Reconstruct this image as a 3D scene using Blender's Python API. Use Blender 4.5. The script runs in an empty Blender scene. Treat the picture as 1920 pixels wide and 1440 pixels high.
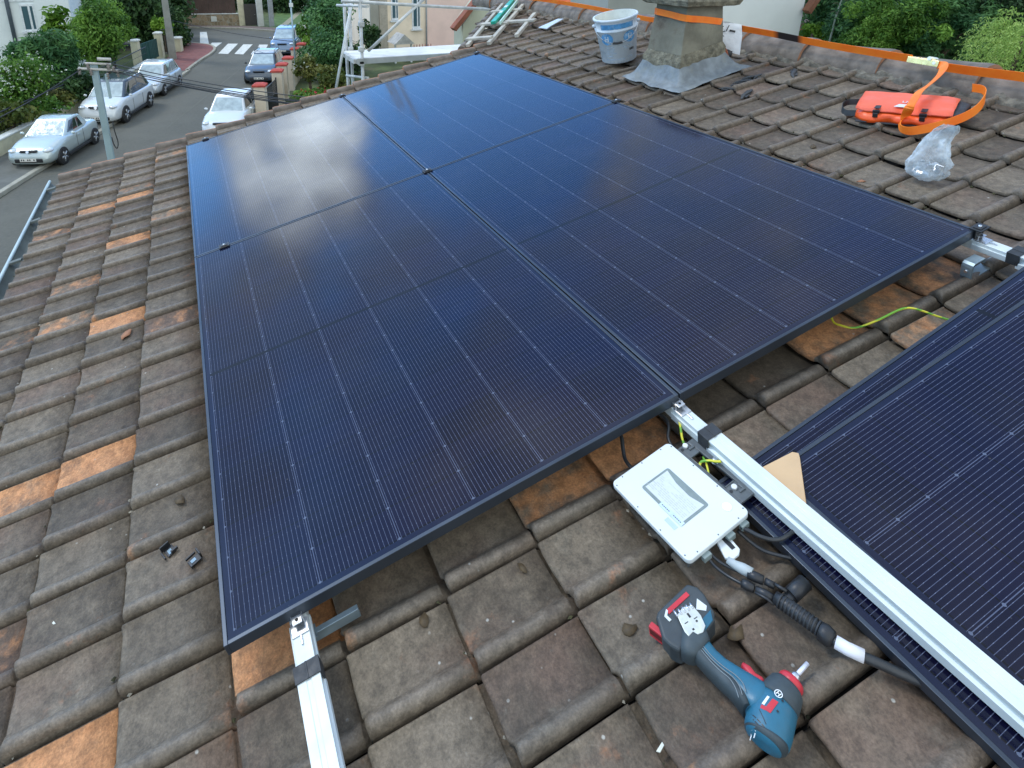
import bpy, math, random
from mathutils import Matrix, Vector, noise
R = math.radians
sc = bpy.context.scene
COL = sc.collection

# ------------------------------------------------------------------ camera
cam_d = bpy.data.cameras.new('camera')
cam = bpy.data.objects.new('camera', cam_d)
COL.objects.link(cam)
RW = ((-0.39344938, -0.91931333, 0.00778419),
      (-0.31043143, 0.12487969, -0.94235736),
      (0.86534959, -0.37318638, -0.33451759))
CW = (-0.94556731, -0.07804939, 1.30875858)
cam.matrix_world = Matrix(((RW[0][0], -RW[1][0], -RW[2][0], CW[0]),
                           (RW[0][1], -RW[1][1], -RW[2][1], CW[1]),
                           (RW[0][2], -RW[1][2], -RW[2][2], CW[2]),
                           (0, 0, 0, 1)))
cam_d.sensor_width = 36.0
cam_d.lens = 1163.5863 / 1920 * 36
cam_d.shift_x = (960 - 849.516) / 1920
cam_d.shift_y = -(720 - 312.884) / 1920
cam_d.clip_start = 0.02
cam_d.clip_end = 600
sc.camera = cam

# ------------------------------------------------------------------ sky and sun
SUN_EL, SUN_AZ = R(52), R(48)          # azimuth measured from +X towards +Y
w = bpy.data.worlds.new('World')
sc.world = w
w.use_nodes = True
wn, wl = w.node_tree.nodes, w.node_tree.links
wn.clear()
w_out = wn.new('ShaderNodeOutputWorld')
w_bg = wn.new('ShaderNodeBackground')
w_sky = wn.new('ShaderNodeTexSky')
w_sky.sky_type = 'NISHITA'
w_sky.sun_disc = False
w_sky.sun_elevation = SUN_EL
w_sky.sun_rotation = math.pi / 2 - SUN_AZ
w_sky.air_density = 1.0
w_sky.dust_density = 0.6
w_sky.ozone_density = 2.0
w_tc = wn.new('ShaderNodeTexCoord')
w_sep = wn.new('ShaderNodeSeparateXYZ')
wl.new(w_tc.outputs['Generated'], w_sep.inputs[0])
def wmath(op, a, b=None):
    n = wn.new('ShaderNodeMath'); n.operation = op
    for i, x in enumerate((a, b)):
        if x is None: continue
        if isinstance(x, (int, float)): n.inputs[i].default_value = x
        else: wl.new(x, n.inputs[i])
    return n.outputs[0]
zz = wmath('ADD', wmath('MAXIMUM', w_sep.outputs[2], 0.0), 0.22)
w_cmb = wn.new('ShaderNodeCombineXYZ')
wl.new(wmath('DIVIDE', w_sep.outputs[0], zz), w_cmb.inputs[0])
wl.new(wmath('DIVIDE', w_sep.outputs[1], zz), w_cmb.inputs[1])
w_noi = wn.new('ShaderNodeTexNoise')
w_noi.inputs['Scale'].default_value = 2.6
w_noi.inputs['Detail'].default_value = 7
w_noi.inputs['Roughness'].default_value = 0.58
wl.new(w_cmb.outputs[0], w_noi.inputs['Vector'])
# broken cloud: a bright cumulus beyond the far end of the roof with blue gaps on either side of it
def w_spot(az, el, r_in, r_out, amount):
    n = wn.new('ShaderNodeVectorMath'); n.operation = 'DOT_PRODUCT'
    wl.new(w_tc.outputs['Generated'], n.inputs[0])
    n.inputs[1].default_value = (math.cos(R(el)) * math.cos(R(az)), math.cos(R(el)) * math.sin(R(az)), math.sin(R(el)))
    m = wn.new('ShaderNodeMapRange'); m.interpolation_type = 'SMOOTHSTEP'
    m.inputs['From Min'].default_value = math.cos(R(r_out)); m.inputs['From Max'].default_value = math.cos(R(r_in))
    m.inputs['To Min'].default_value = 0; m.inputs['To Max'].default_value = amount
    wl.new(n.outputs['Value'], m.inputs['Value'])
    return m.outputs[0]
w_n2 = wn.new('ShaderNodeTexNoise')
w_n2.inputs['Scale'].default_value = 7.5; w_n2.inputs['Detail'].default_value = 3; w_n2.inputs['Roughness'].default_value = 0.5
wl.new(w_cmb.outputs[0], w_n2.inputs['Vector'])
w_brk = wn.new('ShaderNodeMapRange'); w_brk.interpolation_type = 'SMOOTHSTEP'
w_brk.inputs['From Min'].default_value = 0.34; w_brk.inputs['From Max'].default_value = 0.64; w_brk.inputs['To Min'].default_value = 0.3; w_brk.inputs['To Max'].default_value = 1.25
wl.new(w_n2.outputs['Fac'], w_brk.inputs['Value'])
cumulus = wmath('MULTIPLY', wmath('ADD', w_spot(1.5, 21.0, 1.5, 7.5, 0.24), w_spot(-4.0, 18.8, 0.5, 4.5, 0.2)), w_brk.outputs[0])
gap_r = w_spot(-17, 24.5, 6, 15, -0.32)
gap_l = w_spot(12, 16, 2, 8, -0.22)
behind = w_spot(185, 32, 12, 75, 0.17)     # unseen sky brightened behind the camera, added to light walls facing it
w_sum = wmath('ADD', wmath('ADD', wmath('ADD', w_noi.outputs['Fac'], behind), cumulus), wmath('ADD', gap_r, gap_l))
w_ramp = wn.new('ShaderNodeValToRGB')
w_ramp.color_ramp.elements[0].position = 0.36
w_ramp.color_ramp.elements[0].color = (0, 0, 0, 1)
w_ramp.color_ramp.elements[1].position = 0.58
w_ramp.color_ramp.elements[1].color = (1, 1, 1, 1)
wl.new(w_sum, w_ramp.inputs[0])
w_mix = wn.new('ShaderNodeMix'); w_mix.data_type = 'RGBA'
wl.new(w_ramp.outputs[0], w_mix.inputs[0])
w_tint = wn.new('ShaderNodeMix'); w_tint.data_type = 'RGBA'; w_tint.blend_type = 'MULTIPLY'
w_tint.inputs[0].default_value = 1.0
w_tint.inputs[7].default_value = (1.5, 2.55, 3.5, 1)
wl.new(w_sky.outputs[0], w_tint.inputs[6])
wl.new(w_tint.outputs[2], w_mix.inputs[6])
w_cc = wn.new('ShaderNodeMix'); w_cc.data_type = 'RGBA'
w_cc.inputs[6].default_value = (5.0, 6.0, 7.2, 1)
w_cc.inputs[7].default_value = (19.0, 19.5, 18.6, 1)
w_cr = wn.new('ShaderNodeMapRange'); w_cr.inputs['From Min'].default_value = 0.55; w_cr.inputs['From Max'].default_value = 0.92
wl.new(w_sum, w_cr.inputs['Value']); wl.new(w_cr.outputs[0], w_cc.inputs[0])
w_hi = wn.new('ShaderNodeMix'); w_hi.data_type = 'RGBA'; w_hi.inputs[7].default_value = (30, 34.5, 38, 1)
wl.new(wmath('MULTIPLY', cumulus, 2.4), w_hi.inputs[0]); wl.new(w_cc.outputs[2], w_hi.inputs[6])
wl.new(w_hi.outputs[2], w_mix.inputs[7])
wl.new(w_mix.outputs[2], w_bg.inputs[0])
w_bg.inputs[1].default_value = 0.13
wl.new(w_bg.outputs[0], w_out.inputs[0])

sun_d = bpy.data.lights.new('sun', 'SUN')
sun_d.energy = 1.3
sun_d.angle = R(14)
sun_d.color = (1.0, 0.95, 0.86)
sun = bpy.data.objects.new('sun', sun_d)
COL.objects.link(sun)
sd = Vector((math.cos(SUN_EL) * math.cos(SUN_AZ), math.cos(SUN_EL) * math.sin(SUN_AZ), math.sin(SUN_EL)))
sun.rotation_euler = sd.to_track_quat('Z', 'Y').to_euler()
sun.location = (0, 0, 30)

sc.view_settings.view_transform = 'Standard'
sc.view_settings.look = 'None'
sc.view_settings.exposure = 0.12
sc.view_settings.gamma = 1.0
sc.view_settings.use_curve_mapping = False
sc.cycles.max_bounces = 6
sc.cycles.use_denoising = True

# ------------------------------------------------------------------ helpers
TH = R(13.041706)
CT, ST = math.cos(TH), math.sin(TH)
ROOF = Matrix.Rotation(-TH, 4, 'X')
Z0 = -6.0                               # street level
SD = R(-18)                             # heading of the street
def RM(u, v, h, rot=0.0):               # frame lying on the roof: x along the ridge, y down the slope, z off the tiles
    return ROOF @ Matrix.Translation((u, -v, h)) @ Matrix.Rotation(rot, 4, 'Z')
def W(x, y, z, rot=0.0):
    return Matrix.Translation((x, y, z)) @ Matrix.Rotation(rot, 4, 'Z')
def rot(axis, a):
    return Matrix.Rotation(a, 4, axis)
def T(x, y, z):
    return Matrix.Translation((x, y, z))

class MB:
    def __init__(s):
        s.v = []; s.f = []; s.m = []; s.sm = []; s.att = {}
    def add(s, vs, fs, m=0, sm=False, M=None, **att):
        b = len(s.v)
        for p in vs:
            s.v.append(tuple(M @ Vector(p)) if M is not None else tuple(p))
        for f in fs:
            s.f.append([i + b for i in f]); s.m.append(m); s.sm.append(sm)
        for k, a in att.items():
            l = s.att.setdefault(k, [])
            l.extend([0.0] * (b - len(l)))
            l.extend(a if isinstance(a, (list, tuple)) else [a] * len(vs))
        return s
    def box(s, c, d, M=None, m=0, **att):
        x, y, z = c; a, b, e = d[0] / 2, d[1] / 2, d[2] / 2
        vs = [(x + i * a, y + j * b, z + k * e) for k in (-1, 1) for j in (-1, 1) for i in (-1, 1)]
        fs = [(0, 2, 3, 1), (4, 5, 7, 6), (0, 1, 5, 4), (2, 6, 7, 3), (0, 4, 6, 2), (1, 3, 7, 5)]
        return s.add(vs, fs, m, False, M, **att)
    def prism(s, poly, z0, z1, M=None, m=0, sm=False):
        n = len(poly)
        vs = [(x, y, z0) for x, y in poly] + [(x, y, z1) for x, y in poly]
        fs = [tuple(range(n - 1, -1, -1)), tuple(range(n, 2 * n))]
        s.add(vs, fs, m, False, M)
        b = len(s.v) - 2 * n
        for i in range(n):
            j = (i + 1) % n
            s.f.append([b + i, b + j, b + n + j, b + n + i]); s.m.append(m); s.sm.append(sm)
        return s
    def rings(s, rs, m=0, sm=True, cap=(True, True), closed=True, M=None):
        n = len(rs[0]); vs = [p for r in rs for p in r]; fs = []
        for k in range(len(rs) - 1):
            for i in range(n if closed else n - 1):
                j = (i + 1) % n
                fs.append((k * n + i, k * n + j, (k + 1) * n + j, (k + 1) * n + i))
        s.add(vs, fs, m, sm, M)
        b = len(s.v) - len(vs)
        if closed and cap[0]: s.f.append([b + i for i in range(n - 1, -1, -1)]); s.m.append(m); s.sm.append(False)
        if closed and cap[1]: s.f.append([b + (len(rs) - 1) * n + i for i in range(n)]); s.m.append(m); s.sm.append(False)
        return s
    def lathe(s, prof, n=20, M=None, m=0, sm=True, cap=(True, True)):
        rs = [[(r * math.cos(2 * math.pi * i / n), r * math.sin(2 * math.pi * i / n), z) for i in range(n)] for r, z in prof]
        return s.rings(rs, m, sm, cap, True, M)
    def tube(s, pts, r, n=8, m=0, sub=4, M=None, flat=1.0):
        P = spline(pts, sub) if sub > 1 else [Vector(p) for p in pts]
        rs = []; up = None
        for i, p in enumerate(P):
            t = (P[min(i + 1, len(P) - 1)] - P[max(i - 1, 0)]).normalized()
            if up is None:
                up = Vector((0, 0, 1)) if abs(t.z) < 0.9 else Vector((1, 0, 0))
            a = (up - t * up.dot(t)).normalized(); b = t.cross(a); up = a
            rr = r[min(int(i * len(r) / len(P)), len(r) - 1)] if isinstance(r, (list, tuple)) else r
            rs.append([tuple(p + (a * math.cos(q) * flat + b * math.sin(q)) * rr) for q in [2 * math.pi * k / n for k in range(n)]])
        return s.rings(rs, m, True, (True, True), True, M)
    def cyl(s, a, b, r, r2=None, n=12, m=0, M=None):
        a, b = Vector(a), Vector(b); t = (b - a).normalized()
        u = t.orthogonal().normalized(); w_ = t.cross(u); r2 = r if r2 is None else r2
        rs = [[tuple(p + (u * math.cos(2 * math.pi * i / n) + w_ * math.sin(2 * math.pi * i / n)) * q) for i in range(n)] for p, q in ((a, r), (b, r2))]
        return s.rings(rs, m, True, (True, True), True, M)
    def ball(s, c, r, nu=12, nv=8, m=0, M=None, jit=0.0, seed=0):
        rx, ry, rz = r if isinstance(r, (tuple, list)) else (r, r, r)
        rs = []
        for k in range(nv + 1):
            ph = math.pi * (k + 0.001) / (nv + 0.002) - math.pi / 2
            ring = []
            for i in range(nu):
                th = 2 * math.pi * i / nu
                d = Vector((math.cos(ph) * math.cos(th), math.cos(ph) * math.sin(th), math.sin(ph)))
                f = 1 + jit * noise.noise(d * 1.7 + Vector((seed * 7.1, 0, 0))) if jit else 1
                ring.append((c[0] + rx * d.x * f, c[1] + ry * d.y * f, c[2] + rz * d.z * f))
            rs.append(ring)
        return s.rings(rs, m, True, (True, True), True, M)
    def build(s, name, mats, parent=None, M=None, bev=0, seg=2, sub=0):
        me = bpy.data.meshes.new(name)
        me.from_pydata(s.v, [], s.f)
        if not isinstance(mats, (list, tuple)): mats = [mats]
        for x in mats: me.materials.append(x)
        me.polygons.foreach_set('material_index', s.m)
        me.polygons.foreach_set('use_smooth', s.sm)
        for k, a in s.att.items():
            a.extend([0.0] * (len(s.v) - len(a)))
            at = me.attributes.new(k, 'FLOAT', 'POINT')
            at.data.foreach_set('value', a)
        me.update()
        o = bpy.data.objects.new(name, me)
        COL.objects.link(o)
        if parent: o.parent = parent
        if M is not None: o.matrix_local = M
        if bev:
            b = o.modifiers.new('bevel', 'BEVEL'); b.width = bev; b.segments = seg
            b.limit_method = 'ANGLE'; b.angle_limit = R(35); b.harden_normals = False
        if sub:
            b = o.modifiers.new('sub', 'SUBSURF'); b.levels = sub; b.render_levels = sub
        return o

def spline(pts, sub=4):
    P = [Vector(p) for p in pts]
    if len(P) < 3: return P
    Q = [2 * P[0] - P[1]] + P + [2 * P[-1] - P[-2]]
    out = []
    for i in range(1, len(Q) - 2):
        a, b, c, d = Q[i - 1:i + 3]
        for k in range(sub):
            t = k / sub
            out.append(0.5 * ((2 * b) + (c - a) * t + (2 * a - 5 * b + 4 * c - d) * t * t + (3 * b - a - 3 * c + d) * t ** 3))
    out.append(P[-1])
    return out

def tag(o, label=None, cat=None, group=None, kind=None):
    if label: o['label'] = label
    if cat: o['category'] = cat
    if group: o['group'] = group
    if kind: o['kind'] = kind
    return o
def thing(name, label, cat, M=None, group=None):
    o = bpy.data.objects.new(name, None); COL.objects.link(o)
    o.empty_display_size = 0.1
    if M is not None: o.matrix_world = M
    return tag(o, label, cat, group)
def dup(root, M, label=None, scale=None):
    def cp(o, par):
        c = o.copy(); COL.objects.link(c)
        if par: c.parent = par
        for ch in o.children: cp(ch, c)
        return c
    r = cp(root, None); r.matrix_world = M
    if label: r['label'] = label
    return r

# ------------------------------------------------------------------ materials
def nodes(name):
    m = bpy.data.materials.new(name); m.use_nodes = True
    nt = m.node_tree; b = nt.nodes['Principled BSDF']
    return m, nt, b
def N(nt, t, **k):
    n = nt.nodes.new('ShaderNode' + t)
    for a, x in k.items():
        if a in n.inputs: n.inputs[a].default_value = x
        else: setattr(n, a, x)
    return n
def MT(nt, op, a, b=None, c=None):
    n = nt.nodes.new('ShaderNodeMath'); n.operation = op
    for i, x in enumerate((a, b, c)):
        if x is None: continue
        if isinstance(x, (int, float)): n.inputs[i].default_value = x
        else: nt.links.new(x, n.inputs[i])
    return n.outputs[0]
def MIX(nt, f, a, b, mode='MIX'):
    n = nt.nodes.new('ShaderNodeMix'); n.data_type = 'RGBA'; n.blend_type = mode
    for i, x in ((0, f), (6, a), (7, b)):
        if isinstance(x, (int, float)): n.inputs[i].default_value = x
        elif isinstance(x, (tuple, list)): n.inputs[i].default_value = (*x[:3], 1)
        else: nt.links.new(x, n.inputs[i])
    return n.outputs[2]
def NOI(nt, vec, scale, detail=4, rough=0.55, off=0):
    n = N(nt, 'TexNoise'); n.inputs['Scale'].default_value = scale
    n.inputs['Detail'].default_value = detail; n.inputs['Roughness'].default_value = rough
    if vec is not None: nt.links.new(vec, n.inputs['Vector'])
    return n.outputs['Fac']
def STEP(nt, x, lo, hi, a=0.0, b=1.0):
    n = N(nt, 'MapRange'); n.interpolation_type = 'SMOOTHSTEP'
    n.inputs['From Min'].default_value = lo; n.inputs['From Max'].default_value = hi
    n.inputs['To Min'].default_value = a; n.inputs['To Max'].default_value = b
    nt.links.new(x, n.inputs['Value'])
    return n.outputs[0]
def BUMP(nt, b, height, strength=0.3, dist=0.01):
    n = N(nt, 'Bump'); n.inputs['Strength'].default_value = strength; n.inputs['Distance'].default_value = dist
    nt.links.new(height, n.inputs['Height']); nt.links.new(n.outputs[0], b.inputs['Normal'])
def scl(c, k): return tuple(min(1, x * k) for x in c)
def P(name, col, rough=0.6, metal=0.0, var=0.12, scale=6.0, bump=0.0, bscale=60.0, bdist=0.004, coat=0.0, spec=None, dirt=None, dirt_amt=0.4, dscale=3.0):
    m, nt, b = nodes(name)
    tc = N(nt, 'TexCoord').outputs['Object']
    n1 = NOI(nt, tc, scale, 5)
    c = MIX(nt, STEP(nt, n1, 0.3, 0.7), scl(col, 1 - var), scl(col, 1 + var))
    if dirt:
        c = MIX(nt, STEP(nt, NOI(nt, tc, dscale, 6, 0.65), 0.5, 0.72, 0, dirt_amt), c, dirt)
    nt.links.new(c, b.inputs['Base Color'])
    b.inputs['Metallic'].default_value = metal
    nt.links.new(STEP(nt, NOI(nt, tc, scale * 2.3, 4), 0.3, 0.7, max(0.02, rough - 0.08), min(1, rough + 0.08)), b.inputs['Roughness'])
    if coat:
        b.inputs['Coat Weight'].default_value = coat; b.inputs['Coat Roughness'].default_value = 0.06
    if spec is not None: b.inputs['Specular IOR Level'].default_value = spec
    if bump: BUMP(nt, b, NOI(nt, tc, bscale, 6, 0.6), bump, bdist)
    return m
def leaf_mat(name, dark, light, trans=0.25):
    m, nt, b = nodes(name)
    at = N(nt, 'Attribute'); at.attribute_name = 'tint'
    c = MIX(nt, at.outputs['Fac'], dark, light)
    nt.links.new(c, b.inputs['Base Color'])
    b.inputs['Roughness'].default_value = 0.55
    b.inputs['Specular IOR Level'].default_value = 0.3
    tr = N(nt, 'BsdfTranslucent'); nt.links.new(c, tr.inputs[0])
    mx = N(nt, 'MixShader'); mx.inputs[0].default_value = trans
    nt.links.new(b.outputs[0], mx.inputs[1]); nt.links.new(tr.outputs[0], mx.inputs[2])
    nt.links.new(mx.outputs[0], nt.nodes['Material Output'].inputs[0])
    return m

# ================================================================== materials of the roof
def tile_material():
    m, nt, b = nodes('weathered clay tile')
    tc = N(nt, 'TexCoord').outputs['Object']
    def AT(n):
        a = N(nt, 'Attribute'); a.attribute_name = n; return a.outputs['Fac']
    tone, clean, roll, shade = AT('tone'), AT('clean'), AT('roll'), AT('hue')
    fine = NOI(nt, tc, 42, 8, 0.68); big = NOI(nt, tc, 5.5, 5); mid = NOI(nt, tc, 16, 6, 0.62)
    c = MIX(nt, STEP(nt, MT(nt, 'ADD', tone, MT(nt, 'MULTIPLY', MT(nt, 'SUBTRACT', mid, 0.5), 1.3)), 0.0, 1.0), (0.084, 0.066, 0.046), (0.172, 0.139, 0.099))
    c = MIX(nt, MT(nt, 'MULTIPLY', STEP(nt, MT(nt, 'ADD', MT(nt, 'MULTIPLY', shade, 0.6), MT(nt, 'MULTIPLY', MT(nt, 'SUBTRACT', big, 0.42), 2.2)), 0.2, 1.0), 0.55), c, (0.150, 0.090, 0.062))
    c = MIX(nt, MT(nt, 'MULTIPLY', roll, 0.55), c, (0.172, 0.142, 0.108))
    # orange body of the tile where the crust has worn away
    wear = STEP(nt, MT(nt, 'ADD', clean, MT(nt, 'MULTIPLY', MT(nt, 'SUBTRACT', NOI(nt, tc, 11, 7, 0.68), 0.5), 1.9)), 0.30, 0.85)
    wear = MT(nt, 'MULTIPLY', wear, STEP(nt, clean, 0.02, 0.12))
    org = MIX(nt, NOI(nt, tc, 30, 5, 0.6), (0.40, 0.165, 0.065), (0.56, 0.285, 0.125))
    c = MIX(nt, wear, c, org)
    # small worn orange scuffs on any tile
    c = MIX(nt, MT(nt, 'MULTIPLY', STEP(nt, NOI(nt, tc, 7.5, 7, 0.7), 0.60, 0.74), 0.6), c, (0.32, 0.135, 0.06))
    # black algae, pale lichen and specks of lime
    c = MIX(nt, STEP(nt, NOI(nt, tc, 21, 7, 0.72), 0.57, 0.74, 0, 0.6), c, (0.038, 0.029, 0.023))
    c = MIX(nt, STEP(nt, NOI(nt, tc, 34, 6, 0.7), 0.62, 0.76, 0, 0.45), c, (0.23, 0.21, 0.165))
    c = MIX(nt, STEP(nt, NOI(nt, tc, 9, 6, 0.7), 0.56, 0.72, 0, 0.4), c, (0.15, 0.135, 0.105))
    vo = N(nt, 'TexVoronoi'); vo.inputs['Scale'].default_value = 24; nt.links.new(tc, vo.inputs['Vector'])
    sp = MT(nt, 'MULTIPLY', STEP(nt, vo.outputs['Distance'], 0.045, 0.10, 1, 0), STEP(nt, NOI(nt, tc, 11, 2), 0.5, 0.6))
    c = MIX(nt, MT(nt, 'MULTIPLY', sp, 0.75), c, (0.44, 0.43, 0.38))
    gr = MT(nt, 'MULTIPLY', STEP(nt, fine, 0.28, 0.72, 0.66, 1.34), STEP(nt, NOI(nt, tc, 190, 3, 0.7), 0.3, 0.7, 0.8, 1.2))
    hs = N(nt, 'HueSaturation'); nt.links.new(c, hs.inputs['Color']); nt.links.new(gr, hs.inputs['Value'])
    nt.links.new(hs.outputs[0], b.inputs['Base Color'])
    nt.links.new(MT(nt, 'SUBTRACT', 0.72, MT(nt, 'MULTIPLY', roll, 0.18)), b.inputs['Roughness'])
    b.inputs['Specular IOR Level'].default_value = 0.45
    hgt = MT(nt, 'ADD', MT(nt, 'MULTIPLY', fine, 0.5), MT(nt, 'ADD', mid, MT(nt, 'MULTIPLY', NOI(nt, tc, 160, 3), 0.2)))
    BUMP(nt, b, hgt, 0.55, 0.006)
    return m
M_tile = tile_material()
M_ridge = P('ridge tile clay', (0.165, 0.138, 0.112), 0.75, var=0.4, scale=9, bump=0.7, bscale=38, bdist=0.004, dirt=(0.085, 0.075, 0.06), dirt_amt=0.6, dscale=6)
M_ridge_end = P('broken clay edge', (0.36, 0.17, 0.09), 0.85, var=0.25, scale=14, bump=0.3, dirt=(0.12, 0.1, 0.08), dirt_amt=0.7, dscale=11)
M_mortar = P('lime mortar', (0.15, 0.135, 0.105), 0.9, var=0.5, scale=26, bump=0.9, bscale=40, bdist=0.012, dirt=(0.07, 0.065, 0.055), dirt_amt=0.75, dscale=9)
M_conc = P('cement render', (0.195, 0.186, 0.140), 0.85, var=0.25, scale=8, bump=0.5, bscale=90, bdist=0.004, dirt=(0.080, 0.060, 0.042), dirt_amt=0.9, dscale=4)
M_rough = P('lichened concrete', (0.19, 0.175, 0.125), 0.92, var=0.35, scale=26, bump=1.0, bscale=70, bdist=0.01, dirt=(0.07, 0.068, 0.05), dirt_amt=0.8, dscale=22)
M_lead = P('weathered lead sheet', (0.185, 0.212, 0.225), 0.58, metal=0.1, var=0.25, scale=14, bump=0.5, bscale=22, bdist=0.008, dirt=(0.22, 0.23, 0.20), dirt_amt=0.7, dscale=9)
M_zinc = P('zinc gutter', (0.48, 0.56, 0.55), 0.5, metal=0.1, var=0.12, scale=5)
M_under = P('roof void', (0.03, 0.028, 0.025), 0.95)
M_wall = P('house render', (0.62, 0.57, 0.48), 0.9, var=0.06, scale=2, bump=0.3, bscale=120)
M_ter = M_ridge_end

# ================================================================== the house carrying the roof
house = thing('tiled_house', 'house under the weathered brown tile roof that carries the solar panels', 'house', Matrix())
UP, UO, VP, VO = 0.166, -0.065, 0.2295, -0.254
HB = -0.135
ORANGE = [(3.152, -.363, .95), (3.1, -.6, .75), (2.433, -.363, .8), (1.733, -.363, .95), (1.766, -.613, .62), (.882, -.361, 1.0),
          (.924, -.582, .85), (.081, -.349, 1.0), (.019, .047, .95), (-.004, .839, .72), (.03, 1.028, .9), (.007, 1.997, .68),
          (-.048, 1.762, .72), (.016, 2.2, .58), (-.1, 1.913, .55), (3.838, -.227, .5), (2.75, -.15, .5), (1.9, -.85, .45), (1.45, -.15, .42),
          (2.1, -.62, .45), (.35, -.62, .42), (2.95, -.85, .45), (1.2, -.85, .4), (3.4, -.4, .45)]
orange = {}
for u_, v_, s_ in ORANGE:
    orange[(math.floor((u_ - UO) / UP), math.floor((v_ - VO) / VP))] = s_
def roll_h(a):
    """height of the tile profile across its width a (0 at the free side of the roll)"""
    pts = ((0.0065, -0.02), (0.0067, 0.006), (0.0088, 0.0155), (0.0135, 0.0220), (0.021, 0.0245), (0.029, 0.0232), (0.036, 0.0175),
           (0.0415, 0.0095), (0.047, 0.004), (0.057, 0.0005), (0.10, -0.001), (0.14, 0.0005), (0.1545, 0.002), (0.1588, 0.0052), (0.1622, 0.0050), (0.1626, -0.012))
    return pts
PROF = roll_h(0)
TS = ((0.001, -0.0135, 0.8), (0.0, -0.005, 0.82), (0.004, -0.0005, 1.0), (0.016, 0.0, 1.12), (0.045, 0.0, 1.03), (0.13, 0.0, 0.97), (0.2215, 0.0, 0.94), (0.223, -0.009, 0.9), (0.246, -0.012, 0.85))
def ext_lim(u):                        # the high part of the roof runs on beyond the gable
    return 2.46 + (u - 4.25) * 0.79
rng = random.Random(5)
tiles = MB()
def lay(j, k, u0=None, only=None):
    r = random.Random(j * 977 + k * 131 + 7)
    u = UO + UP * j; v = VO + VP * k
    tip = r.random() < 0.08; t0c = r.uniform(0.03, 0.2); tone = r.random(); hue = r.random() * r.random() * 1.2
    cl = orange.get((j, k), r.random() * 0.16 if r.random() < 0.2 else 0.0)
    dz = r.uniform(-0.0035, 0.0035); tw = r.uniform(-0.02, 0.02); yw = r.uniform(-0.016, 0.016)
    sl = r.uniform(-0.005, 0.005); su = r.uniform(-0.002, 0.002)
    vs = []; A = {'tone': [], 'hue': [], 'clean': [], 'roll': []}
    for ti, (t, dh, sc_) in enumerate(TS):
        for pi, (a, h) in enumerate(PROF):
            rise = 0.0140 * (1 - t / VP)
            rollp = 1.0 if a < 0.045 else 0.0
            hh = h * sc_ * 0.9 if rollp else h
            if dh < -0.01: hh = min(hh, 0.004)
            jag = 0.0
            if t < 0.005: jag = 0.0045 * noise.noise(Vector((a * 60 + j * 3.1, k * 5.3, 0)))
            if rollp and t < 0.005: jag += 0.006
            vs.append((u + a + su + yw * t, -(v + t + sl + jag + (a - .08) * 0.006), HB + hh + rise + dh + dz + tw * (a - 0.08)))
            A['tone'].append(tone); A['hue'].append(hue)
            fade = 1.08 - 0.30 * min(1, abs(t - t0c) / 0.17) - 0.12 * abs(a - .1) / .06
            A['clean'].append(cl * fade if 0.045 < a < 0.16 else (0.5 if tip and rollp and t < 0.02 else cl * 0.12)); A['roll'].append(rollp)
    n = len(PROF); fs = []
    for ti in range(len(TS) - 1):
        for pi in range(n - 1):
            fs.append((ti * n + pi, (ti + 1) * n + pi, (ti + 1) * n + pi + 1, ti * n + pi + 1))
    tiles.add(vs, fs, 0, True, None, **A)
J0, J1 = -13, 25
for k in range(-3, 17):
    for j in range(J0, J1):
        lay(j, k)
    vc = VO + VP * (k + .6)
    for j in range(J1, 37):
        if vc > ext_lim(UO + UP * (j + .5)) + 0.02: lay(j, k)
# dark battens and underlay below the tiles
tiles.add([(-2.3, 0.94, -0.175), (4.09, 0.94, -0.175), (4.09, -3.66, -0.175), (-2.3, -3.66, -0.175), (4.3, -2.56, -0.176), (5.8, -3.66, -0.176), (4.09, -2.4, -0.176)],
          [(0, 1, 2, 3), (6, 4, 5, 2)], 1)
roof = tiles.build('roof', [M_tile, M_under], house, ROOF)

# verge: the row of edge tiles along the gable, each with a bare clay side
vb = MB()
for k in range(-3, 13):
    r = random.Random(k + 50)
    v = VO + VP * k; u = UO + UP * J1 + 0.006
    du = r.uniform(-0.004, 0.004); dz = r.uniform(-0.003, 0.004)
    prof = [(0.0, -0.01), (0.002, 0.010), (0.010, 0.026), (0.024, 0.034), (0.040, 0.034), (0.052, 0.026), (0.060, 0.010), (0.062, -0.055)]
    rs = []
    for t, s_ in ((0, 0.72), (0.004, 0.98), (0.02, 1.06), (0.12, 0.98), (0.245, 0.9)):
        rise = 0.02 * (1 - t / VP)
        rs.append([(u + a + du, -(v + t), HB + h * (s_ if h > 0 else 1) + rise + dz) for a, h in prof])
    b = len(vb.f)
    vb.rings(rs, 0, True, closed=False)
    n = len(prof)
    for q in range(b, len(vb.f)):
        i = (q - b) % (n - 1)
        if i >= 3: vb.m[q] = 1
    vb.add([(u + a, -v, HB + h * .72 + .02 + dz) for a, h in prof], [tuple(range(n))], 1)
verge = vb.build('verge', [M_ridge, M_ridge_end], house, ROOF)
# loose edge rolls along the slanting end of the upper roof
vb = MB()
for q in range(9):
    u0 = 4.16 + q * 0.185; u1 = u0 + 0.22
    p0 = Vector((u0, -(ext_lim(u0)), HB + 0.028)); p1 = Vector((u1, -(ext_lim(u1)), HB + 0.02))
    vb.tube([p0, (p0 + p1) / 2 + Vector((0, 0, 0.004)), p1], [0.036, 0.033, 0.03], 10, 0, 3)
vb.build('edge_tiles', [M_ridge], house, ROOF)

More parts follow.
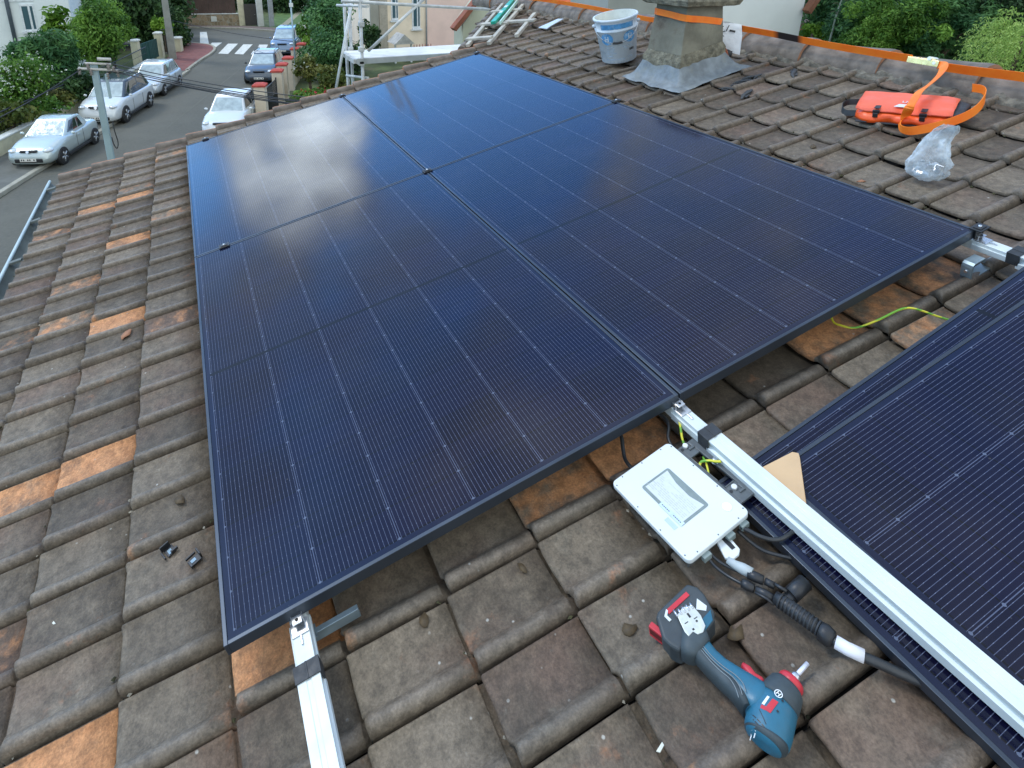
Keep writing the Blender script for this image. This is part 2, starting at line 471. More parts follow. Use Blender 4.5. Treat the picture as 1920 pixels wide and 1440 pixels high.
# ridge tiles, each a half round laid over the next
RY, RZ = -CT * 3.62 + ST * -0.15, ST * 3.62 + CT * -0.15
for i in range(18):
    r = random.Random(i + 300)
    x0 = -2.05 + i * 0.462; L = 0.50
    m_ = MB(); rs = []; rin = []
    tilt = r.uniform(-0.02, 0.02); off = r.uniform(-0.008, 0.008)
    for t, rad in ((0, 0.128), (0.03, 0.132), (0.07, 0.128), (0.3, 0.122), (L, 0.116)):
        ring = []
        for q in range(15):
            a = R(-28 + 236 * q / 14)
            ring.append((t, math.cos(a) * rad + off + tilt * t, math.sin(a) * rad * 0.96 + 0.014 * (1 - t / L)))
        rs.append(ring)
    # thickness shows at the near end
    inner = [(0.0, p[1] * 0.86, p[2] * 0.86 + .001) for p in rs[0]]
    m_.rings([inner, rs[0]], 1, False, closed=False)
    m_.rings(rs, 0, True, closed=False)
    o = m_.build('ridge_tile', [M_ridge, M_ridge_end], house, T(x0, RY, RZ))
# mortar bedding under the ridge
mb = MB(); rs = []
for i in range(345):
    u = -2.1 + i * 0.022; ring = []
    for q in range(7):
        v = 3.455 + q * 0.016
        ring.append((u, -v + 0.02 * noise.noise(Vector((u * 5, q * .7, 2))), -0.124 + 0.006 * q + 0.034 * noise.noise(Vector((u * 16, v * 30, 1))) - (0.03 if q == 0 else 0)))
    rs.append(ring)
mb.rings(rs, 0, True, closed=False)
mb.build('ridge_mortar', M_mortar, house, ROOF)
# far slope, walls and gutter
bs = MB()
nx, ny = 60, 24
for i in range(1):
    y0, z0 = RY, RZ + 0.02
    bs.add([(-2.3, y0, z0), (5.9, y0, z0), (5.9, y0 - 4.2, z0 - 4.2 * math.tan(TH)), (-2.3, y0 - 4.2, z0 - 4.2 * math.tan(TH))], [(0, 1, 2, 3)])
bs.build('back_slope', M_ridge, house)
wb = MB()
zr = RZ - 0.32; ze = -0.55
wb.add([(x, y, z) for x in (-6.5, 3.96) for y, z in ((0.62, Z0), (0.62, ze), (RY, zr - .12), (-7.6, ze - .05), (-7.6, Z0))],
       [(0, 1, 2, 3, 4), (9, 8, 7, 6, 5), (0, 5, 6, 1), (1, 6, 7, 2), (2, 7, 8, 3), (3, 8, 9, 4)])
wb.box((4.6, -3.9, -2.9), (1.3, 2.4, 6.2))
wb.build('wall', M_wall, house)
gb = MB(); rs = []
for x in (-2.3, 1.0, 4.3):
    rs.append([(x, 0.995 + 0.058 * math.cos(R(a)), -0.165 + 0.058 * math.sin(R(a))) for a in range(-180, 1, 20)])
gb.rings(rs, 1, True, closed=False)
gb.tube([(-2.3, 1.055, -0.160), (1.0, 1.055, -0.160), (4.3, 1.055, -0.160)], 0.010, 8, sub=1)
for i in range(11): gb.box((-1.9 + .6 * i, 1.02, -0.165), (0.03, 0.07, 0.014), None, 1)
gb.build('gutter', [M_zinc, P('silted gutter', (.13, .15, .14), .8, var=.3, scale=8)], house, ROOF)

# chimney: rendered shaft on a flared foot, lead skirt, thick concrete cap
def col(u, v, dz, h=0.0):
    p = ROOF @ Vector((u, -v, h)); return (p.x, p.y, p.z + dz)
def rect(u0, u1, v0, v1, n=10):
    out = []
    for i in range(n): out.append((u0 + (u1 - u0) * i / n, v0))
    for i in range(n): out.append((u1, v0 + (v1 - v0) * i / n))
    for i in range(n): out.append((u1 - (u1 - u0) * i / n, v1))
    for i in range(n): out.append((u0, v1 - (v1 - v0) * i / n))
    return out
CU0, CU1, CV0, CV1 = 1.895, 2.205, 2.835, 3.165
def jit(p, a, f=14, s=0): 
    q = Vector(p) * f
    return (p[0] + a * noise.noise(q + Vector((s, 0, 0))), p[1] + a * noise.noise(q + Vector((0, 9, s))), p[2] + a * noise.noise(q + Vector((4, s, 3))))
cb = MB()
ztop = col(2.05, 3.0, 0)[2] + 0.315
def crect(g, n=10): return rect(CU0 - g, CU1 + g, CV0 - g, CV1 + g, n)
rs = []
for g, dz in ((0.012, -0.12), (0.012, 0.0), (0.010, 0.035), (-0.006, 0.07)):
    rs.append([jit(col(u, v, dz), 0.006, 22) for u, v in crect(g)])
cb.rings(rs, 1, False, (False, False))
rs = []
for g, f in ((-0.006, 0.0), (-0.012, 0.35), (-0.020, 0.7), (-0.026, 1.0)):
    ring = []
    for u, v in crect(g):
        p = col(u, v, 0.07); ring.append(jit((p[0], p[1], p[2] + (ztop - p[2]) * f), 0.002, 9))
    rs.append(ring)
cb.rings(rs, 0, False, (False, True))
chim = cb.build('chimney', [M_conc, M_rough], house)
kb = MB(); rs = []
for g, z in ((0.022, 0.0), (0.042, 0.006), (0.050, 0.03), (0.042, 0.05), (0.026, 0.07), (0.02, 0.13), (-0.06, 0.2)):
    ring = []
    for u, v in crect(g):
        p = col(u, v, 0); ring.append(jit((p[0], p[1], ztop + z), 0.009, 20, 3))
    rs.append(ring)
kb.rings(rs, 0, False)
kb.build('chimney_cap', M_rough, chim)
fb = MB(); rs = []
for g, h in ((0.0, 0.018), (0.012, 0.0), (0.03, -0.035), (0.050, -0.068), (0.074, -0.090), (0.096, -0.095), (0.110, -0.104)):
    ring = []
    for i, (u, v) in enumerate(crect(g, 18)):
        k = max(0, (g - 0.02)) / 0.1
        wv = 0.004 * k * math.sin((u - UO) / UP * 2 * math.pi + 0.6) + 0.006 * k * noise.noise(Vector((u * 16, v * 16, 1)))
        ex = 0.009 * k * noise.noise(Vector((u * 11, v * 9, 4)))
        cx, cy = (CU0 + CU1) / 2, (CV0 + CV1) / 2
        ring.append((u + ex * (1 if u > cx else -1), -(v + ex * (1 if v > cy else -1)), h + wv))
    rs.append(ring)
fb.rings(rs, 0, True, (False, False))
fo = fb.build('flashing', M_lead, chim, ROOF)

# crumbs of moss, grit and leaf mould caught in the tile joints
rg = random.Random(31); mm = MB()
for _ in range(900):
    j = rg.randint(-9, 24); k = rg.randint(-3, 16)
    if rg.random() < .6: u = UO + UP * j + rg.uniform(-.004, .012); v = VO + VP * k + rg.gauss(0, .02)
    else: u = UO + UP * j + rg.uniform(0, UP); v = VO + VP * k - rg.uniform(.0, .014)
    if u > 4.05 or (-.02 < u < 3.6 and .0 < v < 2.3): continue
    s_ = rg.uniform(.002, .0065) * (1.5 if rg.random() < .15 else 1); z = HB + .006 + s_ * .3; tt = rg.random()
    c = Vector((u, -v, z)); q = [c + Vector((x * s_ * rg.uniform(.6, 1.4), y * s_ * rg.uniform(.6, 1.4), w_ * s_ * rg.uniform(.4, .9))) for x, y, w_ in ((1, 0, 0), (0, 1, 0), (-1, 0, 0), (0, -1, 0), (0, 0, 1), (0, 0, -1))]
    mm.add([tuple(p) for p in q], [(0, 1, 4), (1, 2, 4), (2, 3, 4), (3, 0, 4), (1, 0, 5), (2, 1, 5), (3, 2, 5), (0, 3, 5)], 0 if tt < .7 else 1)
mo = mm.build('moss_crumbs', [P('moss and leaf mould', (.055, .052, .022), .95, var=.5, scale=40), P('pale grit', (.30, .27, .21), .9, var=.4, scale=60)])
mo.matrix_world = ROOF.copy(); tag(mo, 'dark moss crumbs and pale grit scattered in the tile joints', 'moss', kind='stuff')

# ================================================================== solar panels
PW, PH, PG = 1.7625, 1.135, 0.005
M_frame = P('black anodised frame', (0.055, 0.068, 0.088), 0.36, metal=0.6, var=0.15, scale=3, spec=0.6)
M_alu = P('mill aluminium', (0.68, 0.735, 0.725), 0.55, metal=0.18, var=0.05, scale=7, dirt=(0.55, 0.57, 0.57), dirt_amt=0.3, dscale=10)
M_blk = P('black plastic', (0.018, 0.019, 0.021), 0.42, var=0.25, scale=20, spec=0.55)
M_blk2 = P('dark rubber', (0.03, 0.033, 0.036), 0.55, var=0.25, scale=30, bump=0.15, bscale=90)
M_steel = P('zinc plated steel', (0.62, 0.64, 0.66), 0.3, metal=0.9, var=0.1, scale=30)
M_hookm = P('dull galvanised steel', (0.30, 0.38, 0.42), 0.4, metal=0.6, var=0.15, scale=14)
def cell_material():
    m, nt, b = nodes('solar cells under glass')
    tc = N(nt, 'TexCoord').outputs['Object']
    sp = N(nt, 'SeparateXYZ'); nt.links.new(tc, sp.inputs[0]); x, y = sp.outputs[0], sp.outputs[1]
    cw = (PH - 0.044) / 6; ch = (PW - 0.05 - 0.012) / 20
    def line(v, pitch, half, off=0.0):          # 1 on thin lines repeated every pitch
        q = MT(nt, 'ABSOLUTE', MT(nt, 'SUBTRACT', MT(nt, 'FRACT', MT(nt, 'ADD', MT(nt, 'DIVIDE', v, pitch), 0.5 + off)), 0.5))
        return MT(nt, 'LESS_THAN', q, half / pitch)
    inx = MT(nt, 'LESS_THAN', MT(nt, 'ABSOLUTE', x), PW / 2 - 0.022)
    iny = MT(nt, 'LESS_THAN', MT(nt, 'ABSOLUTE', y), PH / 2 - 0.021)
    mid = MT(nt, 'LESS_THAN', MT(nt, 'ABSOLUTE', x), 0.0065)
    inside = MT(nt, 'MULTIPLY', inx, iny)
    ax = MT(nt, 'SUBTRACT', MT(nt, 'ABSOLUTE', x), 0.0065)
    wire = line(y, cw / 18, 0.00045, 0.5)
    gapy = line(y, cw, 0.0008)
    gapx = line(ax, ch, 0.0014)
    node_ = MT(nt, 'MULTIPLY', line(y, cw, 0.008), line(ax, ch, 0.0022))
    dia = MT(nt, 'ADD', MT(nt, 'ABSOLUTE', MT(nt, 'MULTIPLY', MT(nt, 'SUBTRACT', MT(nt, 'FRACT', MT(nt, 'ADD', MT(nt, 'DIVIDE', ax, ch), 0.5)), 0.5), ch)),
             MT(nt, 'ABSOLUTE', MT(nt, 'MULTIPLY', MT(nt, 'SUBTRACT', MT(nt, 'FRACT', MT(nt, 'ADD', MT(nt, 'DIVIDE', y, cw), 0.5)), 0.5), cw)))
    dm = MT(nt, 'LESS_THAN', dia, 0.0042)
    bead = MT(nt, 'MULTIPLY', wire, line(ax, ch / 3, 0.0016, 0.5))
    # slight tone change from cell to cell
    cid = N(nt, 'CombineXYZ'); nt.links.new(MT(nt, 'FLOOR', MT(nt, 'DIVIDE', ax, ch)), cid.inputs[0]); nt.links.new(MT(nt, 'FLOOR', MT(nt, 'DIVIDE', y, cw)), cid.inputs[1])
    wn_ = N(nt, 'TexWhiteNoise'); nt.links.new(cid.outputs[0], wn_.inputs[0])
    cell = MIX(nt, MT(nt, 'ADD', MT(nt, 'MULTIPLY', wn_.outputs[0], 0.55), MT(nt, 'MULTIPLY', NOI(nt, tc, 1.2, 3), 0.6)), (0.0024, 0.0026, 0.0100), (0.0042, 0.0048, 0.024))
    c = MIX(nt, inside, (0.008, 0.012, 0.034), cell)
    c = MIX(nt, MT(nt, 'MULTIPLY', gapx, inside), c, (0.0022, 0.0026, 0.006))
    c = MIX(nt, MT(nt, 'MULTIPLY', MT(nt, 'MULTIPLY', wire, inside), 1.0), c, (0.082, 0.095, 0.150))
    c = MIX(nt, MT(nt, 'MULTIPLY', bead, inside), c, (0.15, 0.17, 0.24))
    c = MIX(nt, MT(nt, 'MULTIPLY', gapy, inside), c, (0.085, 0.10, 0.155))
    c = MIX(nt, MT(nt, 'MULTIPLY', dm, inside), c, (0.10, 0.12, 0.175))
    c = MIX(nt, MT(nt, 'MULTIPLY', mid, inside), c, (0.004, 0.005, 0.009))
    c = MIX(nt, STEP(nt, NOI(nt, tc, 3.1, 8, 0.72), 0.42, 0.85, 0.0, 0.03), c, (0.34, 0.32, 0.29))
    c = MIX(nt, STEP(nt, NOI(nt, tc, 95, 2, 0.5), 0.72, 0.78, 0.0, 0.10), c, (0.34, 0.33, 0.30))
    nt.links.new(c, b.inputs['Base Color'])
    b.inputs['Roughness'].default_value = 0.5
    b.inputs['Specular IOR Level'].default_value = 0.0
    dust = STEP(nt, NOI(nt, tc, 2.4, 6, 0.65), 0.3, 0.75, 0.07, 0.14)
    b.inputs['Coat Weight'].default_value = 1.0
    b.inputs['Coat IOR'].default_value = 1.36
    nt.links.new(dust, b.inputs['Coat Roughness'])
    return m
M_cell = cell_material()
def make_panel():
    t = thing('solar_panel', 'x', 'solar panel', Matrix())
    f = MB(); fw = 0.0085; th_ = 0.03
    for s in (-1, 1):
        f.box((0, s * (PH / 2 - fw / 2), -th_ / 2), (PW, fw, th_))
        f.box((s * (PW / 2 - fw / 2), 0, -th_ / 2), (fw, PH - 2 * fw - .0004, th_ - .0006))
        f.box((0, s * (PH / 2 - fw - 0.011), -th_ + 0.001), (PW - 2 * fw - .001, 0.022, 0.0018))
    f.build('frame', M_frame, t, bev=0.0012, seg=2)
    c = MB(); c.box((0, 0, -0.0050), (PW - 2 * fw - .0008, PH - 2 * fw - .0012, 0.006))
    c.build('cell_sheet', M_cell, t)
    for q in (-.35, 0, .35):
        j = MB(); j.box((0.02, q, -0.016), (0.05, 0.09, 0.015)); j.build('junction_box', M_blk, t)
    return t
pan0 = make_panel()
pans = [((PW / 2, PH / 2, 0, 0), 'near lower solar panel of the laid array, left of the white inverter'),
        ((PW / 2, PH * 1.5 + PG, 0, 0), 'right hand laid solar panel, beside the strip of orange tiles and loose panels'),
        ((PW * 1.5 + PG, PH / 2, 0, 0), 'solar panel of the laid array that mirrors white cloud, above the parked white car'),
        ((PW * 1.5 + PG, PH * 1.5 + PG, 0, 0), 'farthest solar panel of the laid array, blue with sky, below the white bucket')]
for i, ((u, v, h, a), lab) in enumerate(pans):
    if i == 0: pan0.matrix_world = RM(u, v, h, a); pan0['label'] = lab
    else: dup(pan0, RM(u, v, h, a), lab)
for o in [o for o in COL.objects if o.name.startswith('solar_panel')]: o['group'] = 'solar panels on the roof'
def loose(cu, cv, h, a, tilt, lab):           # panel lying with its long side up the slope; cu,cv: far lower corner
    q = R(90) + a
    Mx = RM(cu, cv, h, a) @ rot('X', -tilt) @ T(-PH / 2, -PW / 2, 0) @ rot('Z', R(90))
    o = dup(pan0, Mx, lab); o['group'] = 'solar panels on the roof'
loose(-0.180, 1.078, -0.083, R(0.7), R(3.9), 'loose solar panel lying lowest, showing as a blue strip under the other loose one')
loose(-0.242, 1.172, -0.045, R(-0.6), R(3.9), 'loose solar panel stacked on top, its corner under the cardboard, right of the long rail')

# clamps that pin the panels at the rails
def clamp(u, v, lab, end=False):
    t = thing('panel_clamp', lab, 'clamp', RM(u, v, 0), 'black clamps along the panel joints')
    b = MB(); b.box((0, 0, 0.0035), (0.034, 0.046, 0.005)); b.box((0, 0, -0.014), (0.005, 0.04, 0.03))
    b.box((0, 0.0, 0.007), (0.022, 0.03, 0.004))
    b.build('cap', M_blk, t, bev=0.0015)
    s = MB(); s.lathe([(0.0001, 0.012), (0.005, 0.012), (0.005, 0.008)], 6, cap=(False, False)); s.build('screw', M_steel, t)
    return t
for u, v, lab in [(PW + .003, .133, 'black clamp in the panel joint near the left edge of the array'),
                  (PW + .003, PH + .003, 'black clamp at the centre where all four panels meet'),
                  (PW + .003, 2.280, 'black clamp at the ridge side edge below the chimney'),
                  (2 * PW + .012, .133, 'black clamp on the far edge above the parked white car'),
                  (2 * PW + .012, PH + .003, 'black clamp on the far edge below the scaffold pole foot'),
                  (2 * PW + .012, 2.268, 'black clamp on the topmost far corner of the array'),
                  (-0.004, 2.283, 'black clamp at the right corner of the array by the short rail')]:
    clamp(u, v, lab)

# aluminium mounting rails
def rail(v, h, u1, lab, wd=0.045, ht=0.042, skew=0.0):
    t = thing('mounting_rail', lab, 'rail', RM(0, v, h, skew), 'aluminium rails under the panels')
    b = MB(); w2 = wd / 2
    prof = [(-w2, 0), (-w2, -.006), (-w2 + .004, -.008), (-w2 + .004, -.022), (-w2 - .003, -.024), (-w2 - .003, -ht), (w2 + .003, -ht), (w2 + .003, -.024), (w2 - .004, -.022), (w2 - .004, -.008),
            (w2, -.006), (w2, 0), (0.005, 0), (0.0045, -.0012), (-.0045, -.0012), (-.005, 0)]
    Mx = Matrix(((0, 0, 1, 0), (1, 0, 0, 0), (0, 1, 0, 0), (0, 0, 0, 1)))
    b.prism(prof, u1, -0.118, Mx)
    b.build('profile', M_alu, t, bev=0.0008)
    b = MB(); q = wd * 0.40
    b.prism([(-q, -.006), (-q, -ht + .004), (q, -ht + .004), (q, -.006)], -0.12, 0.03, Mx)
    b.prism([(-q - .004, -.022), (-q - .004, -ht + .008), (-q, -ht + .008), (-q, -.022)], -0.105, 0.01, Mx)
    b.prism([(q, -.016), (q, -ht + .008), (q + .005, -ht + .008), (q + .005, -.016)], -0.11, 0.0, Mx)
    b.build('splice', M_alu, t, bev=0.0012)
    b = MB()                                  # stamped end tab with a hole, standing at the panel edge
    b.box((-0.012, 0, 0.010), (0.018, 0.020, 0.0022)); b.box((-0.004, 0.011, 0.001), (0.014, 0.0022, 0.018)); b.box((-0.004, -0.011, 0.001), (0.014, 0.0022, 0.018))
    b.box((-0.02, 0, -0.004), (0.03, wd * .78, 0.0022)); b.box((-0.045, 0, -0.0035), (0.02, .004, 0.0026))
    b.build('end_tab', M_steel, t, bev=0.0008)
    b = MB(); b.lathe([(0.0001, 0), (0.0035, 0)], 10, T(-0.012, 0, 0.0117)); b.build('hole', M_blk, t)
    b = MB(); q = w2 + .003                   # black rubber collar over the joint
    b.prism([(-q, .003), (-q, -ht * .8), (-q + .003, -ht * .8), (-q + .003, .0005), (q - .003, .0005), (q - .003, -ht * .8), (q, -ht * .8), (q, .003)], -0.124, -0.092, Mx)
    b.prism([(-.0015, .0028), (.0015, .0028), (.0015, .0042), (-.0015, .0042)], -0.124, -0.092, Mx)
    b.build('collar', M_blk2, t, bev=0.0015)
    return t
rail(0.141, -0.030, -1.9, 'bright aluminium rail stub at the lower corner of the panel array')
rail(1.1265, -0.026, -1.9, 'long bright aluminium rail running between the white inverter and the loose panels', wd=0.040, ht=0.046, skew=R(2.0))
rail(2.283, -0.030, -1.9, 'short visible aluminium rail at the right edge, over a bent roof hook')
def inner_rail(v, lab):
    t = thing('support_rail', lab, 'rail', RM(0, v, -0.034), 'rails hidden below the laid panels')
    b = MB(); b.box((1.78, 0, -0.02), (3.4, 0.036, 0.036)); b.build('profile', M_alu, t, bev=.001)
for v, q in ((0.141, 'aluminium support under the lower edge of the laid panels'), (1.137, 'aluminium support under the middle joint of the laid panels'), (2.268, 'aluminium support under the ridge side edge of the laid panels')):
    inner_rail(v, q)

def hook(u, v, lab, rev=1):
    t = thing('roof_hook', lab, 'hook', RM(u, v, 0), 'steel hooks holding the rails')
    b = MB()
    path = [(0.0, -0.075), (0.0, -0.062), (0.045, -0.062), (0.052, -0.066), (0.054, -0.074), (0.054, -0.108), (0.050, -0.115), (0.042, -0.117), (-0.09, -0.112)]
    wd, tk = 0.030, 0.005
    L = [Vector((0, y, z)) for y, z in path]
    rs = []
    for i, p in enumerate(L):
        d = (L[min(i + 1, len(L) - 1)] - L[max(i - 1, 0)]).normalized(); n = Vector((0, -d.z, d.y)) * tk / 2
        rs.append([(s * wd / 2, (p + k * n).y, (p + k * n).z) for s, k in ((-1, 1), (1, 1), (1, -1), (-1, -1))])
    b.rings(rs, 0, False)
    b.build('strap', M_hookm, t, bev=0.001)
    s = MB(); s.cyl((0, 0.054, -0.088), (0, 0.0605, -0.088), 0.005, n=8); s.build('bolt', M_steel, t)
hook(-0.040, 2.235, 'bent steel roof hook under the rail at the right edge, standing on an orange tile')
t = thing('roof_hook', 'flat steel roof hook beside the lower rail stub on an orange tile', 'hook', RM(-0.012, 0.18, -0.09), 'steel hooks holding the rails')
b = MB(); b.box((0, -0.024, 0.0), (0.012, 0.105, 0.026)); b.box((0.0, 0.03, 0.012), (0.03, 0.03, 0.004)); b.build('strap', M_hookm, t, bev=0.001)

# ================================================================== white inverter box with its mounting bracket
M_white = P('white powder coat', (0.70, 0.745, 0.74), 0.4, var=0.02, scale=6, spec=0.4)
M_lab = P('grey label print', (0.62, 0.65, 0.65), 0.5, var=0.08, scale=60)
M_lab2 = P('label border grey', (0.22, 0.27, 0.26), 0.5, var=0.1, scale=40)
M_lblue = P('pale blue sticker', (0.58, 0.70, 0.80), 0.5, var=0.05, scale=40)
M_brk = P('dark grey casting', (0.105, 0.118, 0.125), 0.45, var=0.15, scale=20)
M_gry = P('grey plug', (0.42, 0.47, 0.48), 0.5, var=0.1, scale=30)
M_gy = None
def rrect(w_, h_, r, n=6):
    out = []
    for cx, cy, a0 in ((w_ / 2 - r, h_ / 2 - r, 0), (-w_ / 2 + r, h_ / 2 - r, 90), (-w_ / 2 + r, -h_ / 2 + r, 180), (w_ / 2 - r, -h_ / 2 + r, 270)):
        for i in range(n + 1):
            a = R(a0 + 90 * i / n); out.append((cx + r * math.cos(a), cy + r * math.sin(a)))
    return out
IW, IH = 0.227, 0.180
inv = thing('micro_inverter', 'flat white inverter box with grey label lying beside the long rail', 'inverter', RM(-0.1815, 0.967, -0.05, R(5.0)))
b = MB(); b.prism(rrect(IW, IH, 0.012), -0.013, 0.0, sm=True)
b.build('cover', M_white, inv, bev=0.0022, seg=3)
b = MB()
for i in range(13):
    b.box((-IW / 2 + 0.016 + i * (IW - .032) / 12, 0, -0.036), (0.003, IH - 0.026, 0.024))
b.box((0, 0, -0.018), (IW - .012, IH - .012, 0.012))
b.build('heat_sink', P('dark cast aluminium', (.12, .13, .13), .5, metal=.3), inv)
b = MB()
for i in range(4):
    for s in (-1, 1):
        b.lathe([(0.0016, 0), (0.0016, 0.0006)], 8, T(-IW / 2 + 0.014 + i * (IW - .028) / 3, s * (IH / 2 - 0.005), 0.0))
for i in range(3):
    for s in (-1, 1): b.lathe([(0.0016, 0), (0.0016, 0.0006)], 8, T(s * (IW / 2 - 0.005), -IH / 2 + 0.03 + i * (IH - .06) / 2, 0.0))
b.build('cover_screws', M_brk, inv)
LX, LY = 0.005, 0.004
b = MB(); b.prism(rrect(0.117, 0.082, 0.005, 3), 0.0003, 0.0008, T(LX, LY, 0)); lab = b.build('rating_label', M_lab2, inv)
b = MB(); pts = [(-.053, -.030), (-.053, .0355), (.0535, .0355), (.0535, -.032), (.02, -.0235), (-.02, -.0215)]
b.prism(pts[::-1], 0.0009, 0.0013, T(LX, LY - 0.002, 0)); 
b.build('print', P('pale grey print', (0.62, 0.66, 0.65), 0.5, var=0.03, scale=90, bump=0), lab, None)
b = MB(); r_ = random.Random(3)
for q in range(9):
    y = LY - 0.014 + q * 0.0048
    x = LX - 0.048
    while x < LX + 0.046:
        L = r_.uniform(0.004, 0.012)
        if r_.random() < 0.75: b.box((x + L / 2, y, 0.0015), (L, 0.0013, 0.0003))
        x += L + 0.002
b.build('print_lines', P('faint print', (0.52, 0.555, 0.55), 0.5), lab)
b = MB(); b.box((LX - 0.012, LY + 0.0365, 0.00155), (0.034, 0.0115, 0.0006)); b.box((LX - 0.048 + .005, LY + .0365, 0.00155), (0.030, 0.0115, 0.0006)); b.build('blue_stickers', M_lblue, inv)
b = MB()
for x0 in (LX - .022, LX - .054):
    for q in range(5): b.box((x0 + .003 + q * .0045, LY + .0365, .0020), (0.003, 0.0022, 0.0003))
b.build('sticker_print', M_brk, inv)
b = MB(); b.box((-0.036, 0.057, 0.0005), (0.028, 0.011, 0.0005)); b.build('small_label', P('mint sticker', (0.52, 0.64, 0.65), 0.5), inv)
b = MB(); b.lathe([(0.0105, 0.0002), (0.0105, 0.001), (0.0095, 0.0014)], 24, T(-0.078, -0.062, 0)); b.build('round_sticker', P('cream sticker', (0.88, 0.88, 0.80), 0.5), inv)
# bracket towards the rail with a rounded window
b = MB()
y0, y1 = -IH / 2 + .002, -IH / 2 - 0.058
b.box((0.004, -IH / 2 - 0.004, -0.014), (0.178, 0.016, 0.006)); b.box((0.004, -IH / 2 - 0.050, -0.014), (0.178, 0.016, 0.006))
b.box((0.075, -IH / 2 - 0.027, -0.014), (0.036, 0.030, 0.006)); b.box((-0.062, -IH / 2 - 0.027, -0.014), (0.046, 0.030, 0.006))
b.box((0.004, -IH / 2 - 0.043, -0.0105), (0.12, 0.003, 0.003)); b.box((0.02, -IH / 2 - 0.012, -0.0105), (0.08, 0.0025, 0.003)); b.box((-0.040, -IH / 2 - 0.026, -0.0105), (0.003, 0.028, 0.003))
for x in (0.082, -0.058): b.box((x, -IH / 2 - 0.040, -0.0095), (0.014, 0.006, 0.005)); b.box((x - .008, -IH / 2 - 0.034, -0.0095), (0.005, 0.016, 0.005))
brk = b.build('bracket', M_brk, inv, bev=0.0015)
for x in (0.086, -0.052):
    b = MB(); b.lathe([(0.0065, -0.011), (0.0065, -0.006), (0.0055, -0.0045)], 14, T(x, -IH / 2 - 0.026, 0)); b.build('bolt', P('white bolt', (0.8, .8, .78), .35, metal=.3), brk)
    b = MB(); b.lathe([(0.004, -0.0108), (0.004, -0.0104)], 10, T(x - .002, -IH / 2 - 0.014, 0)); b.build('slot', M_blk, brk)
b = MB(); b.lathe([(0.0055, -0.011), (0.0055, -0.003), (0.003, -0.002)], 12, T(0.018, -IH / 2 - 0.047, 0)); b.lathe([(0.0085, -0.012), (0.0085, -0.0105)], 14, T(0.018, -IH / 2 - 0.047, 0)); b.build('earth_screw', M_steel, inv)
# glands along the near side
for y in (-0.066, -0.025, 0.045):
    b = MB(); b.box((-IW / 2 - 0.004, y, -0.018), (0.010, 0.020, 0.014)); b.build('gland', M_lab2, inv, bev=.001)

# ================================================================== cables
M_cab = P('black cable jacket', (0.028, 0.03, 0.032), 0.38, var=0.2, scale=30, spec=0.6)
def gy_material():
    m, nt, b = nodes('green and yellow earth wire')
    tc = N(nt, 'TexCoord').outputs['Object']; s = N(nt, 'SeparateXYZ'); nt.links.new(tc, s.inputs[0])
    f = STEP(nt, MT(nt, 'SINE', MT(nt, 'ADD', MT(nt, 'MULTIPLY', s.outputs[2], 500), MT(nt, 'MULTIPLY', s.outputs[1], 55))), -0.1, 0.5)
    nt.links.new(MIX(nt, f, (0.72, 0.66, 0.05), (0.16, 0.40, 0.04)), b.inputs['Base Color']); b.inputs['Roughness'].default_value = 0.4
    return m
M_gy = gy_material()
def cable(name, label, cat, pts, r, mat_, group=None):
    u, v, h = pts[0]
    t = MB(); t.tube([(a - u, -(c - v), d - h) for a, c, d in pts], r, 8)
    o = t.build(name, mat_); o.matrix_world = RM(u, v, h)
    return tag(o, label, cat, group)
cable('earth_wire', 'green and yellow earth wire curling over orange tiles at the right', 'wire',
      [(0.10, 1.78, -.07), (0.048, 1.737, -.104), (0.018, 1.735, -.104), (-.015, 1.752, -.098), (-.040, 1.809, -.080), (-.052, 1.88, -.072), (-.072, 1.914, -.078), (-.12, 1.955, -.10), (-.2, 2.0, -.105)], 0.0032, M_gy)
cable('earth_wire', 'green and yellow earth wire dropping beside the end tab of the long rail', 'wire',
      [(0.06, 1.10, -.06), (0.012, 1.116, -.052), (-.012, 1.116, -.05), (-.035, 1.105, -.054), (-.062, 1.088, -.07), (-.10, 1.075, -.085)], 0.003, M_gy)
cable('earth_wire', 'short green and yellow earth wire ending on a screw in the inverter bracket', 'wire',
      [(-.16, 1.05, -.075), (-.137, 1.072, -.062), (-.147, 1.088, -.054), (-.158, 1.098, -.052), (-.166, 1.107, -.050)], 0.003, M_gy)
cable('earth_wire', 'short stray yellow earth wire seen through the inverter bracket window', 'wire',
      [(-.125, 1.092, -.068), (-.145, 1.083, -.064), (-.172, 1.066, -.068)], 0.0026, M_gy)
cable('panel_cable', 'black cable coming out from under the near panel to the back of the inverter', 'cable',
      [(0.10, 0.99, -.06), (0.038, 0.979, -.075), (0.008, 0.962, -.085), (-.02, 0.948, -.09), (-.06, 0.944, -.085)], 0.0048, M_cab)
cable('panel_cable', 'thin black cable curling out beside the earth wire below the panel corner', 'cable',
      [(0.08, 1.06, -.06), (0.02, 1.095, -.066), (-.01, 1.09, -.07), (-.03, 1.07, -.08), (-.06, 1.06, -.085)], 0.004, M_cab)
cable('panel_cable', 'grey cable looping from the inverter under the long rail', 'cable',
      [(-.292, 1.035, -.068), (-.305, 1.043, -.07), (-.325, 1.054, -.072), (-.343, 1.073, -.074), (-.350, 1.10, -.073), (-.345, 1.15, -.073)], 0.0045, M_cab)
cable('panel_cable', 'lower dark cable passing from the inverter below the long rail', 'cable',
      [(-.288, 1.03, -.08), (-.31, 1.04, -.095), (-.335, 1.05, -.1), (-.36, 1.07, -.1), (-.39, 1.10, -.1)], 0.004, M_cab)
